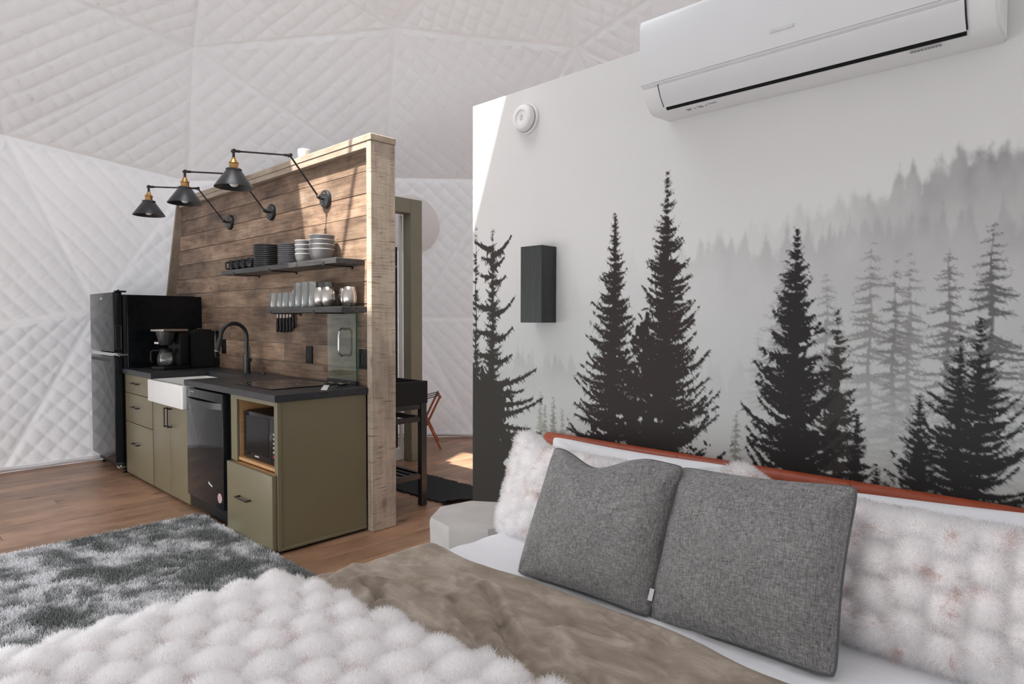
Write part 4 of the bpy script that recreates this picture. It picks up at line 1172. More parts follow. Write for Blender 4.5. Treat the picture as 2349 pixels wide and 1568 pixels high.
# ---- three swing-arm wall lamps
def lamp(x, label, dy=0.0, dz=0.0, platem='black_metal'):
    t = thing('wall_lamp', label, 'lamp', (x, YP, 2.14), 'swing arm lamps on the plank wall')
    zc = 2.145
    Mp = Matrix.Translation((x, YP - 0.001, zc)) @ Matrix.Rotation(PI / 2, 4, 'X')
    b = BMN(); lathe(b, [(0, 0), (0.062, 0.0), (0.062, 0.014), (0.057, 0.022), (0, 0.024)], 36, Mp); pl_ = obj('wall_plate', b, M[platem], t)
    b = BMN(); cyl(b, (x, YP - 0.024, zc - 0.034), (x, YP - 0.029, zc - 0.034), 0.005, 10); cyl(b, (x, YP - 0.024, zc + 0.034), (x, YP - 0.029, zc + 0.034), 0.005, 10); obj('screw', b, M['brass'], pl_)
    j0 = Vector((x, YP - 0.062, zc + 0.008)); e = Vector((x, 2.045, 2.392 + dz)); tip = Vector((x, 1.680, 2.350 + dz))
    b = BMN(); cyl(b, (x, YP - 0.022, zc), (x, YP - 0.060, zc), 0.009, 12); bmesh.ops.create_uvsphere(b, u_segments=14, v_segments=10, radius=0.014, matrix=Matrix.Translation(j0)); obj('swivel', b, M[platem], t)
    b = BMN(); cyl(b, j0, e, 0.0062, 10); obj('lower_arm', b, M['black_metal'], t)
    b = BMN(); cyl(b, e, tip, 0.0055, 10); obj('upper_arm', b, M['black_metal'], t)
    b = BMN(); cyl(b, e - Vector((0.016, 0, 0)), e + Vector((0.016, 0, 0)), 0.011, 12); bmesh.ops.create_uvsphere(b, u_segments=12, v_segments=8, radius=0.0125, matrix=Matrix.Translation(e))
    cyl(b, e + (tip - e).normalized() * 0.010, e + (tip - e).normalized() * 0.040, 0.0085, 10); obj('elbow_joint', b, M['black_metal'], t)
    b = BMN(); cyl(b, tip - Vector((0.014, 0, 0)), tip + Vector((0.014, 0, 0)), 0.0115, 12); bmesh.ops.create_uvsphere(b, u_segments=12, v_segments=8, radius=0.013, matrix=Matrix.Translation(tip))
    cyl(b, tip, tip - Vector((0, 0, 0.045)), 0.008, 10); cyl(b, tip + (e - tip).normalized() * 0.010, tip + (e - tip).normalized() * 0.040, 0.0085, 10); obj('tip_joint', b, M['black_metal'], t)
    z0 = tip.z - 0.040; T = Matrix.Translation((x, tip.y, z0))
    b = BMN(); lathe(b, [(0, 0.0), (0.012, 0), (0.013, -0.010), (0.020, -0.022), (0.028, -0.030), (0.030, -0.034), (0.026, -0.038), (0.026, -0.066), (0.030, -0.070), (0.030, -0.074), (0, -0.075)], 24, T); so = obj('socket', b, M['brass'], t, label='aged brass lamp socket')
    b = BMN(); cyl(b, (x + 0.026, tip.y, z0 - 0.073), (x + 0.052, tip.y, z0 - 0.073), 0.004, 8); cyl(b, (x - 0.026, tip.y, z0 - 0.073), (x - 0.050, tip.y, z0 - 0.073), 0.004, 8); obj('thumb_screw', b, M['brass'], so)
    b = BMN(); lathe(b, [(0.044, -0.068), (0.046, -0.070), (0.046, -0.084), (0.050, -0.086), (0.112, -0.176), (0.114, -0.181), (0.112, -0.181), (0.048, -0.089), (0.030, -0.080), (0.030, -0.071), (0.044, -0.068)], 40, T); obj('shade', b, M['grey_metal'], t, label='dark grey cone shade', smooth=40)
    b = BMN(); lathe(b, [(0, -0.178), (0.016, -0.174), (0.027, -0.162), (0.030, -0.148), (0.027, -0.132), (0.016, -0.112), (0.013, -0.090), (0, -0.088)], 20, T); obj('bulb', b, M['bulb'], t, smooth=60)
    return t
lamp(-5.475, 'swing-arm lamp on the plank wall, farthest from the rough post')
lamp(-4.725, 'swing-arm lamp on the plank wall, middle of the three')
lamp(-3.930, 'swing-arm lamp on the plank wall, nearest the rough post', platem='grey_metal')

# ---- white device on the partition top
b = BMN(); lathe(b, [(0, 0), (0.045, 0), (0.047, 0.004), (0.047, 0.045), (0.043, 0.050), (0.043, 0.054), (0.046, 0.058), (0.046, 0.105), (0.040, 0.112), (0, 0.114)], 28, Matrix.Translation((-4.40, 2.40, 2.469)))
o = obj('white_sensor', b, M['white_plastic'], None, (-4.40, 2.40, 2.469), smooth=40); tag(o, 'small white cylindrical device standing on the partition top', 'device')

# ================================================================== BEHIND THE PARTITION
va = thing('washstand', 'black metal washstand with deep basin behind the rough post', 'washstand', (-3.9, 2.68, 0))
vx0, vx1, vy0, vy1 = -4.30, -3.563, 2.465, 2.885
bm = BMN()
o_ = [(vx0, vy0), (vx1, vy0), (vx1, vy1), (vx0, vy1)]
i_ = [(vx0 + 0.02, vy0 + 0.02), (vx1 - 0.02, vy0 + 0.02), (vx1 - 0.02, vy1 - 0.02), (vx0 + 0.02, vy1 - 0.02)]
k_ = [(vx0 + 0.05, vy0 + 0.05), (vx1 - 0.05, vy0 + 0.05), (vx1 - 0.05, vy1 - 0.05), (vx0 + 0.05, vy1 - 0.05)]
R0 = ring4(o_, 0.735); R1 = ring4(o_, 0.892); R2 = ring4(i_, 0.892); R3 = ring4(k_, 0.78)
for A, B in ((R0, R1), (R1, R2), (R2, R3)):
    for k in range(4): bm.faces.new((A[k], A[(k + 1) % 4], B[(k + 1) % 4], B[k]))
bm.faces.new(R3); bm.faces.new(R0[::-1]); obj('basin', bm, M['black_satin'], va)
for xx in (vx0, vx1 - 0.045):
    for yy in (vy0 + 0.02, vy1 - 0.055):
        b = BMN(); bx(b, xx, xx + 0.045, yy, yy + 0.05, 0.0, 0.735, 0.003); obj('leg', b, M['black_metal'], va)
for z0, z1 in ((0.695, 0.733), (0.605, 0.640), (0.195, 0.232)):
    b = BMN(); bx(b, vx1 - 0.040, vx1 - 0.008, vy0 + 0.07, vy1 - 0.056, z0, z1, 0.002); obj('rail', b, M['black_metal'], va)
    b = BMN(); bx(b, vx0 + 0.008, vx0 + 0.04, vy0 + 0.07, vy1 - 0.056, z0, z1, 0.002); obj('rail', b, M['black_metal'], va)
    b = BMN(); bx(b, vx0 + 0.045, vx1 - 0.045, vy1 - 0.050, vy1 - 0.020, z0, z1, 0.002); obj('rail', b, M['black_metal'], va)
for k in range(5):
    yy = vy0 + 0.08 + k * 0.062
    b = BMN(); bx(b, vx0 + 0.04, vx1 - 0.04, yy, yy + 0.028, 0.205, 0.222, 0.001); obj('slat', b, M['black_metal'], va)
# black rag rug with frayed long edges
bt = thing('bath_mat', 'black woven mat with frayed edges on the floor under the washstand', 'mat', (-4.0, 3.2, 0))
N1, N2 = 60, 30
uu, vv = np.meshgrid(np.linspace(0, 1, N1), np.linspace(0, 1, N2), indexing='ij')
wobx = 0.022 * (fbm(uu * 22, vv * 0.1, 3, 3) - 0.5)
MX = -4.72 + 1.31 * uu; MY = 2.945 + 0.47 * vv + wobx * np.where(vv > 0.5, 1.6, 0.8) + 0.03 * uu
MZ = 0.009 + 0.006 * (fbm(uu * 8, vv * 6, 9, 3) - 0.4) + 0.035 * sstep(0.90, 1.0, uu) * sstep(0.55, 0.1, vv)
V = np.stack([MX, MY, MZ], -1).reshape(-1, 3)
top = pydata('weave', V, gridfaces(N1, N2), M['mat_black'], bt, smooth=80)
sm = top.modifiers.new('thick', 'SOLIDIFY'); sm.thickness = 0.008; sm.offset = -1
b = BMN()
for k in range(110):
    u_ = RNG.uniform(0, 1); e = RNG.random() < 0.6
    xx = -4.72 + 1.31 * u_; yy = (3.42 + 0.03 * u_ if e else 2.945 + 0.03 * u_)
    s = 1 if e else -1
    bar(b, (xx, yy - s * 0.01, 0.008), (xx + RNG.uniform(-0.02, 0.02), yy + s * RNG.uniform(0.006, 0.022), 0.004), 0.008, 0.004)
obj('fringe', b, M['mat_black'], bt, kind='stuff')
# folding luggage rack
lr = thing('luggage_rack', 'folding red-brown wooden luggage rack with dark straps by the quilted wall', 'rack', (-5.12, 4.18, 0))
ctr = Vector((-5.115, 4.145, 0)); dv = Vector((0.6, 0.8, 0)).normalized(); dp = Vector((-dv.y, dv.x, 0))
hw, hh = 0.130, 0.545
for s in (0.0, -0.42):
    o0 = ctr + dp * s * -1
    for sg_ in (-1, 1):
        b = BMN(); off_ = dp * (0.012 * sg_)
        bar(b, o0 + off_ + dv * (-hw * sg_) + Vector((0, 0, 0.0)), o0 + off_ + dv * (hw * sg_) + Vector((0, 0, hh)), 0.020, 0.036, tuple(dp), bev=0.004); obj('leg', b, M['redwood'], lr)
for sg_ in (-1, 1):
    b = BMN(); cyl(b, ctr + dv * hw * 0.98 * sg_ + Vector((0, 0, hh - 0.015)), ctr + dv * hw * 0.98 * sg_ + dp * 0.42 + Vector((0, 0, hh - 0.015)), 0.013, 12); obj('rod', b, M['redwood'], lr)
b = BMN(); cyl(b, ctr + dv * hw * 0.55 + Vector((0, 0, 0.12)), ctr + dv * hw * 0.55 * 1 + dp * 0.42 + Vector((0, 0, 0.12)), 0.011, 10)
obj('rod', b, M['redwood'], lr)
for k in (0.04, 0.20, 0.36):
    b = BMN(); pa = ctr + dp * k + dv * -hw * 0.98 + Vector((0, 0, hh)); pb = ctr + dp * k + dv * hw * 0.98 + Vector((0, 0, hh)); mid = (pa + pb) / 2 - Vector((0, 0, 0.03))
    bar(b, pa, mid, 0.045, 0.004); bar(b, mid, pb, 0.045, 0.004); obj('strap', b, M['strap'], lr)

# ================================================================== ON THE MURAL WALL
ac = thing('air_conditioner', 'white split air conditioner mounted high on the mural wall', 'air conditioner', (-0.79, YW, 2.13))
X0, X1 = -1.342, -0.250
prof = [(YW - 0.002, 2.130), (2.200, 2.122), (2.180, 2.134), (2.150, 2.168), (2.134, 2.205), (2.120, 2.212), (2.114, 2.240), (2.112, 2.440), (2.122, 2.456), (YW - 0.002, 2.456)]
b = BMN(); prism(b, [(y + 0.004 if y < 2.3 else y, z) for y, z in prof], X0, X1, YZX); bmesh.ops.recalc_face_normals(b, faces=b.faces[:])
bmesh.ops.bevel(b, geom=[e for e in b.edges if (abs(e.verts[0].co.x - e.verts[1].co.x) < 1e-6)], offset=0.008, segments=3, affect='EDGES'); obj('body', b, M['white_plastic'], ac, smooth=40)
b = BMN(); prism(b, [(2.1155, 2.2155), (2.1095, 2.240), (2.1075, 2.435), (2.116, 2.452), (2.122, 2.452), (2.122, 2.2155)], X0 + 0.006, X1 - 0.006, YZX); obj('front_panel', b, M['ac_panel'], ac, smooth=40)
b = BMN(); prism(b, [(2.129, 2.2045), (2.133, 2.207), (2.150, 2.171), (2.1785, 2.138), (2.175, 2.134), (2.146, 2.168)], X0 + 0.075, X1 - 0.075, YZX); fl_ = obj('louver', b, M['ac_panel'], ac, smooth=60)
b = BMN(); prism(b, [(2.1765, 2.1335), (2.1815, 2.1385), (2.190, 2.1315), (2.186, 2.1255)], X0 + 0.080, X1 - 0.075, YZX); obj('air_slot', b, M['black_satin'], ac, label='thin dark air outlet slot')
for xa_, xb_ in ((X1 - 0.074, X1 - 0.071), (X0 + 0.071, X0 + 0.074)):
    b = BMN(); prism(b, [(2.1283, 2.208), (2.131, 2.210), (2.1505, 2.173), (2.1765, 2.1395), (2.174, 2.1365), (2.147, 2.170)], xa_, xb_, YZX); obj('louver_gap', b, M['black_satin'], ac)
b = BMN(); bx(b, -0.845, -0.77, 2.1062, 2.1078, 2.262, 2.272); obj('logo', b, M['pale_mark'], ac)
b = BMN()
for k in range(9): bx(b, -0.465 + k * 0.009, -0.459 + k * 0.009, 2.195, 2.204, 2.1195, 2.1222)
obj('grille', b, M['grey_plastic'], ac)
b = BMN()
for (xx, w, y_) in ((-1.20, 0.022, 2.215), (-1.17, 0.006, 2.222), (-1.155, 0.020, 2.212), (-1.125, 0.006, 2.22), (-1.11, 0.03, 2.21), (-1.20, 0.014, 2.228), (-1.15, 0.016, 2.226), (-1.09, 0.012, 2.212)): bx(b, xx, xx + w, y_, y_ + 0.004, 2.1205, 2.1230)
obj('printed_marks', b, M['grey_plastic'], ac)
sm_ = thing('smoke_detector', 'round white smoke detector high on the mural wall', 'smoke detector', (-2.107, YW, 2.30))
Md = Matrix.Translation((-2.107, YW - 0.0015, 2.302)) @ Matrix.Rotation(PI / 2, 4, 'X')
b = BMN(); lathe(b, [(0, 0), (0.074, 0), (0.074, 0.010), (0.070, 0.014), (0, 0.014)], 40, Md); obj('base', b, M['white_plastic'], sm_)
b = BMN(); lathe(b, [(0.062, 0.0142), (0.064, 0.022), (0.060, 0.042), (0.050, 0.048), (0.036, 0.049), (0.032, 0.043), (0, 0.042)], 40, Md); obj('body', b, M['white_plastic'], sm_, smooth=50)
b = BMN(); lathe(b, [(0.062, 0.0145), (0.0655, 0.0165), (0.0655, 0.0185), (0.063, 0.020)], 40, Md); obj('vent_gap', b, M['grey_plastic'], sm_)
b = BMN()
for a_, b_ in ((0, 0), (0.007, 0.006), (-0.007, 0.006), (0.007, -0.006), (-0.007, -0.006), (0, 0.012), (0, -0.012)):
    p = Md @ Vector((a_, b_, 0.042)); q = Md @ Vector((a_, b_, 0.0435)); cyl(b, p, q, 0.0022, 6)
obj('sounder_hole', b, M['black_satin'], sm_)
sc_ = thing('wall_sconce', 'black stained wooden box sconce on the mural wall', 'sconce', (-1.985, YW, 1.315))
b = BMN(); w0, w1, y0_, y1_ = -2.050, -1.920, 2.222, YW - 0.0015
for (a0, a1, c0, c1_) in ((w0, w1, y0_, y0_ + 0.012), (w0, w0 + 0.012, y0_ + 0.012, y1_), (w1 - 0.012, w1, y0_ + 0.012, y1_), (w0 + 0.012, w1 - 0.012, y1_ - 0.010, y1_)): bx(b, a0, a1, c0, c1_, 1.316, 1.672, 0.0008)
obj('box', b, M['sconce'], sc_)
b = BMN(); cyl(b, (-1.985, 2.275, 1.40), (-1.985, 2.275, 1.58), 0.022, 14); bx(b, w0 + 0.012, w1 - 0.012, 2.262, 2.288, 1.485, 1.497); obj('lamp_holder', b, M['black_satin'], sc_)

# ---- faceted concrete side table
bm = BMN(); cx_, cy_ = -2.075, 1.975
def octa(r, z, a0=0.20, sq=1.0): return [bm.verts.new((cx_ + r * math.cos(a0 + 2 * PI * k / 8), cy_ + r * math.sin(a0 + 2 * PI * k / 8) * sq, z)) for k in range(8)]
A = octa(0.205, 0.0); B = octa(0.222, 0.43); C_ = octa(0.217, 0.45)
for P_, Q_ in ((A, B), (B, C_)):
    for k in range(8): bm.faces.new((P_[k], P_[(k + 1) % 8], Q_[(k + 1) % 8], Q_[k]))
bm.faces.new(C_); bm.faces.new(A[::-1])
o = obj('side_table', bm, M['concrete'], None, (cx_, cy_, 0), smooth=20); tag(o, 'faceted grey concrete side table between the bed and mural wall', 'side table')
# ================================================================== SOFT FURNISHINGS
def hair(name, parent, mat, root, dirn, length, rad, tint, npts=4, curl=0.35, kind='stuff', seed=1, taper=0.15):
    """Short strands as one curves object: root (N,3), dirn (N,3) unit, length (N,), tint (N,)."""
    r = np.random.default_rng(seed)
    N = len(root)
    hc = bpy.data.hair_curves.new(name)
    hc.add_curves([npts] * N)
    side = r.normal(size=(N, 3)); side -= dirn * (side * dirn).sum(1, keepdims=True); side /= np.linalg.norm(side, axis=1, keepdims=True) + 1e-9
    s = np.linspace(0, 1, npts)
    P = root[:, None, :] + dirn[:, None, :] * (length[:, None] * s[None])[..., None] + side[:, None, :] * (length[:, None] * curl * (s ** 1.7)[None] * r.uniform(0.3, 1.3, (N, 1)))[..., None]
    off = WL.get(parent.name, Vector((0, 0, 0)))
    P = (P - np.array(off)).astype(np.float32)
    hc.attributes['position'].data.foreach_set('vector', P.reshape(-1))
    ra = hc.attributes.get('radius') or hc.attributes.new('radius', 'FLOAT', 'POINT')
    ra.data.foreach_set('value', (rad * (1 - (1 - taper) * s ** 1.5)[None] * np.ones((N, 1))).astype(np.float32).reshape(-1))
    ta = hc.attributes.new('tint', 'FLOAT', 'POINT')
    ta.data.foreach_set('value', np.repeat(tint.astype(np.float32), npts))
    hc.materials.append(mat)
    o = bpy.data.objects.new(name, hc); link(o); o.parent = parent
    WL[o.name] = off
    if kind: o['kind'] = kind
    return o
def surf_normals(P):
    du = np.gradient(P, axis=0); dv = np.gradient(P, axis=1)
    n = np.cross(du, dv); n /= np.linalg.norm(n, axis=2, keepdims=True) + 1e-12
    return n
def bilin(A, u, v):
    nu, nv = A.shape[:2]
    x = u * (nu - 1); y = v * (nv - 1)
    i = np.minimum(x.astype(int), nu - 2); j = np.minimum(y.astype(int), nv - 2)
    fx = (x - i); fy = (y - j)
    if A.ndim == 3: fx = fx[:, None]; fy = fy[:, None]
    return A[i, j] * (1 - fx) * (1 - fy) + A[i + 1, j] * fx * (1 - fy) + A[i, j + 1] * (1 - fx) * fy + A[i + 1, j + 1] * fx * fy

# ---- shag rug
rug = thing('shag_rug', 'grey and white mottled shag rug on the wooden floor beside the bed', 'rug', (-3.0, 0.6, 0))
RX0, RX1, RY0, RY1 = -4.425, -1.45, -0.9, 1.640
b = BMN(); bx(b, RX0 + 0.008, RX1, RY0, RY1 - 0.008, 0.0005, 0.010, 0.003); obj('backing', b, M['rug_base'], rug)
N = 270000
gx = RNG.uniform(RX0, -1.75, N); gy = RNG.uniform(-0.10, RY1, N)
keep = (gy > 0.05 - (gx + 2.0) * 0.12)
gx, gy = gx[keep], gy[keep]; N = len(gx)
wx = gx + 0.10 * (fbm(gx * 3, gy * 3, 4, 3) - 0.5); wy = gy + 0.10 * (fbm(gx * 3, gy * 3, 5, 3) - 0.5)
big = fbm(wx * 3.6, wy * 4.6, 41, 4, 0.6); med = fbm(wx * 11, wy * 15, 42, 3)
vein = np.abs(fbm(wx * 1.9 + 3, wy * 2.1, 43, 4) - 0.5)
ti = 0.36 + 2.0 * (big - 0.47) + 1.3 * (med - 0.5) + 0.50 * np.clip(1 - vein / 0.035, 0, 1)
# soft diamond line pattern in the pile
for (ang, ph, per) in ((0.55, 0.1, 0.95), (-0.75, 0.4, 1.1)):
    dd = (gx * math.cos(ang) + gy * math.sin(ang) + 0.06 * (big - 0.5) * 6) / per + ph
    ti += 0.42 * np.clip(1 - np.abs((dd % 1) - 0.5) / 0.035, 0, 1)
edge = np.minimum(gx - RX0, RY1 - gy)
ti = np.clip(ti + 0.25 * sstep(0.06, 0.0, edge) + RNG.normal(0, 0.16, N), 0, 1)
root = np.stack([gx, gy, np.full(N, 0.009)], -1)
lean = np.stack([0.5 * (fbm(gx * 6, gy * 6, 46, 3) - 0.5) * 2.2, 0.5 * (fbm(gx * 6, gy * 6, 47, 3) - 0.5) * 2.2 , np.ones(N)], -1) + RNG.normal(0, 0.28, (N, 3))
lean[:, 2] = np.abs(lean[:, 2]) + 0.25
lean /= np.linalg.norm(lean, axis=1, keepdims=True)
hair('pile', rug, M['pile'], root, lean, RNG.uniform(0.016, 0.030, N), 0.0017, ti, 4, 0.5, seed=3, taper=0.5)

# ---- bed
bed = thing('bed', 'bed with rust leather headboard against the mural wall', 'bed', (-0.93, 1.2, 0))
BX0, BX1 = -1.735, -0.10
b = BMN(); bx(b, BX0 + 0.03, BX1 - 0.03, 0.24, 2.25, 0.08, 0.24, 0.01); obj('base', b, plain('bed_base', (0.10, 0.07, 0.05), 0.7), bed)
for xx in (BX0 + 0.10, BX1 - 0.16):
    for yy in (0.30, 2.14):
        b = BMN(); bx(b, xx, xx + 0.06, yy, yy + 0.06, 0.0105 if yy < 1 else 0.0, 0.08, 0.004); obj('leg', b, M['redwood'], bed)
b = BMN(); bx(b, BX0 - 0.02, BX1 + 0.02, 0.20, 2.24, 0.24, 0.478, 0.05, 4); obj('mattress', b, M['sheet'], bed)
hb_ = BMN()
prof = []
for k in range(9): t = PI * k / 8; prof.append((2.290 - 0.032 * math.cos(t), 0.770 + 0.032 * math.sin(t)))
prof = [(2.266, 0.10), (2.264, 0.74)] + prof + [(2.320, 0.74), (2.320, 0.10)]
prism(hb_, prof, -1.955, 0.10, YZX); bmesh.ops.recalc_face_normals(hb_, faces=hb_.faces[:])
bmesh.ops.bevel(hb_, geom=[e for e in hb_.edges if abs(e.verts[0].co.x - e.verts[1].co.x) < 1e-6 and e.verts[0].co.z > 0.7], offset=0.020, segments=3, affect='EDGES')
hd = obj('headboard', hb_, M['leather'], bed, smooth=50, label='rust brown leather headboard')
for xs_ in (-1.25, -0.62):
    b = BMN(); tube(b, [(xs_, 2.2625, 0.5), (xs_, 2.2615, 0.742), (xs_, 2.256, 0.770), (xs_, 2.267, 0.793), (xs_, 2.290, 0.8035), (xs_, 2.313, 0.793)], 0.0022, 6); obj('seam', b, M['leather'], hd)

def cover(name, x_e, r, zt, zb, y0, yf, ny, label, cat, mat, x_r=BX1, disp=None, nx_top=120, thick=0.006, edge_roll=0.0):
    """A cloth lying over the mattress: profile across the bed swept along it; yf(x) is its top edge."""
    prof = []
    for k in range(14): prof.append((x_e - r - 0.015 * (1 - k / 13), zb + (zt - r - zb) * k / 13, -1))
    for k in range(1, 13): t = PI / 2 * k / 12; prof.append((x_e - r * math.cos(t), zt - r + r * math.sin(t), -1))
    for k in range(1, nx_top): prof.append((x_e + (x_r - x_e) * k / nx_top, zt, 0))
    for k in range(0, 13): t = PI / 2 * k / 12; prof.append((x_r + r * math.sin(t), zt - r + r * math.cos(t), 1))
    for k in range(1, 8): prof.append((x_r + r, zt - r - (zt - r - zb) * k / 7, 1))
    PX = np.array([p[0] for p in prof]); PZ = np.array([p[1] for p in prof])
    n = len(PX)
    v = np.linspace(0, 1, ny)
    xq = np.clip(PX, x_e, x_r)
    YE = np.array([yf(x) for x in xq])
    Y = y0 + (YE[:, None] - y0) * v[None]
    P = np.stack([np.repeat(PX[:, None], ny, 1), Y, np.repeat(PZ[:, None], ny, 1)], -1)
    S = np.concatenate([[0], np.cumsum(np.hypot(np.diff(PX), np.diff(PZ)))])
    SS = np.repeat(S[:, None], ny, 1)
    nr = surf_normals(P); nr *= np.sign(nr[n // 2, ny // 2, 2])
    if disp is not None: P = P + nr * disp(SS, Y, P)[..., None]
    if edge_roll:
        k = sstep(0.0, 1.0, np.clip((Y - (YE[:, None] - edge_roll)) / edge_roll, 0, 1)) ** 2
        P = P - nr * (k * edge_roll * 0.35)[..., None]
    return P, Y, SS, YE
# fitted sheet
def d_sheet(S, Y, P):
    w = fbm(S * 3.0 + 0.4 * Y, Y * 9.0, 61, 4) - 0.5
    cr = np.clip(1 - np.abs(fbm(S * 2.2 + Y * 1.1, Y * 2.6 - S, 62, 3) - 0.5) / 0.03, 0, 1)
    return 0.010 * w + 0.004 * cr + 0.004 * (fbm(S * 14, Y * 14, 63, 3) - 0.5)
P, Y, SS, YE = cover('bed_sheet', BX0, 0.055, 0.490, 0.16, 0.20, lambda x: 2.235, 150, None, None, None, disp=d_sheet)
o = pydata('bed_sheet', P.reshape(-1, 3), gridfaces(P.shape[0], P.shape[1]), M['sheet'], None, (-0.9, 1.2, 0.16), smooth=180)
tag(o, 'white cotton bed sheet showing between the taupe blanket and pillows', 'bed sheet')
# taupe velvet quilt with stitched seams and creases
def d_velvet(S, Y, P):
    w = fbm(S * 2.0 + Y * 2.2, Y * 6.0 - S * 1.5, 71, 4) - 0.5
    ridg = np.abs(fbm(S * 1.6 + Y * 1.3 + 5, Y * 4.2 - S * 0.6, 72, 4) - 0.5)
    cre = np.clip(1 - ridg / 0.018, 0, 1) ** 1.5
    h = 0.020 * w - 0.011 * cre
    # stitched quilting lines: diagonals that pucker the cloth
    X = P[..., 0]
    for (ax, ay, bx_, by_) in ((-1.36, 1.33, -1.02, 1.10), (-1.02, 1.10, -0.72, 1.02), (-1.36, 1.20, -0.95, 0.99), (-1.60, 1.12, -1.45, 0.95), (-0.95, 1.17, -0.55, 1.06), (-1.15, 1.02, -0.8, 0.88), (-1.82, 1.12, -1.78, 1.02), (-1.50, 1.06, -1.66, 1.09)):
        dx, dy = bx_ - ax, by_ - ay; L2 = dx * dx + dy * dy
        t = np.clip(((X - ax) * dx + (Y - ay) * dy) / L2, 0, 1)
        wob = 0.02 * (fbm(X * 7, Y * 7, 73, 3) - 0.5)
        d = np.hypot(X - ax - t * dx, Y - ay - t * dy) + wob
        h -= 0.020 * np.exp(-(d / 0.013) ** 2) * np.sin(PI * np.clip(t * 0.9 + 0.05, 0, 1)) ** 0.5
        h += 0.011 * np.exp(-((d - 0.034) / 0.022) ** 2)
    return h + 0.003 * (fbm(S * 11, Y * 20, 74, 3) - 0.5)
def yf_v(x): return 1.492 + 0.012 * math.sin(x * 5.0) - 0.02 * max(0, (x + 1.2)) + 0.008 * math.sin(x * 13)
P, Y, SS, YE = cover('blanket', -1.765, 0.110, 0.520, 0.13, 0.17, yf_v, 260, None, None, None, x_r=BX1 + 0.02, disp=d_velvet, nx_top=260, edge_roll=0.045)
o = pydata('blanket', P.reshape(-1, 3), gridfaces(P.shape[0], P.shape[1]), M['velvet'], None, (-0.9, 0.8, 0.13), smooth=180)
tag(o, 'taupe velvet quilted blanket folded across the bed', 'blanket')
# fur throw: padded lumps with plush strands
def lumps(S, Y, sc=0.085, seed=81):
    a = (S / sc); row = np.floor(a); yy = Y / (sc * 1.15) + 0.5 * (row % 2) + 0.35 * (vnoise(row * 3.7, Y * 3, seed) - 0.5)
    w = 0.30 * (fbm(S * 10, Y * 10, seed + 1, 2) - 0.5)
    fa = np.abs(np.sin(PI * (a + w))); fb = np.abs(np.sin(PI * (yy + w)))
    return (fa * fb) ** 0.55
def d_throw(S, Y, P): return 0.042 * lumps(S, Y, 0.098) + 0.012 * (fbm(S * 3, Y * 3, 82, 3) - 0.5)
def yf_t(x): return 0.925 + 0.10 * (x + 1.80) * (1 if x < -1.0 else 1) + 0.010 * math.sin(x * 23)
P, Y, SS, YE = cover('fur_throw', -1.740, 0.125, 0.545, 0.20, 0.10, yf_t, 190, None, None, None, x_r=BX1 + 0.02, disp=d_throw, nx_top=230, edge_roll=0.055)
throw = thing('fur_throw', 'fluffy white plush fur throw spread over the foot of the bed', 'throw', (-0.9, 0.5, 0.2))
pydata('backing', P.reshape(-1, 3), gridfaces(P.shape[0], P.shape[1]), M['fur_base'], throw, smooth=180)
def fur_on(P, L, N, parent, name, lumpfn, seed, density_mask=None, lay=(0, 0, 0), flip=1, L0=0.018, L1=0.034, rad=0.0007, tintk=1.0, spot_seed=91):
    r = np.random.default_rng(seed)
    du = np.linalg.norm(np.gradient(P, axis=0), axis=2); dv = np.linalg.norm(np.gradient(P, axis=1), axis=2)
    area = (du * dv)
    if density_mask is not None: area = area * density_mask
    cum = np.cumsum(area.ravel()); cum /= cum[-1]
    idx = np.searchsorted(cum, r.random(N))
    i = idx // P.shape[1]; j = idx % P.shape[1]
    u = np.clip((i + r.random(N) - 0.5) / (P.shape[0] - 1), 0, 1); v = np.clip((j + r.random(N) - 0.5) / (P.shape[1] - 1), 0, 1)
    n = surf_normals(P) * flip
    nn = bilin(n, u, v); root = bilin(P, u, v)
    lm = bilin(lumpfn, u, v)
    d = nn + np.array(lay)[None] + r.normal(0, 0.30, (N, 3))
    d += 0.8 * np.stack([fbm(root[:, 0] * 16 + root[:, 2] * 11, root[:, 1] * 16, seed + k, 2) - 0.5 for k in range(3)], -1)
    d /= np.linalg.norm(d, axis=1, keepdims=True)
    sp = fbm(root[:, 0] * 19 + root[:, 1] * 5, root[:, 2] * 19 + root[:, 1] * 13, spot_seed, 2)
    cl = fbm(root[:, 0] * 55 + 7, (root[:, 1] + root[:, 2]) * 55, spot_seed + 1, 2)
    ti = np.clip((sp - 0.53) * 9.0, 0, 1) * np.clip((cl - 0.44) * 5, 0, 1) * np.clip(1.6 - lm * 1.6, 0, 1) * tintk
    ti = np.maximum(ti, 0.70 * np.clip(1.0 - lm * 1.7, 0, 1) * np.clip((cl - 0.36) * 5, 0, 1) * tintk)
    ti = np.clip(ti * r.uniform(0.5, 1.1, N), 0, 0.85)
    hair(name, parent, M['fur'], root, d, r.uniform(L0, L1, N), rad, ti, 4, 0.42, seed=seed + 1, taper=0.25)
LM = lumps(SS, Y, 0.098)
mask = ((P[..., 0] < -0.55) & (P[..., 1] > 0.12) & (P[..., 2] > 0.38)).astype(float)
fur_on(P, None, 230000, throw, 'fur', LM, 5, mask, lay=(0, 0.15, 0.1), L0=0.010, L1=0.022, tintk=1.0)

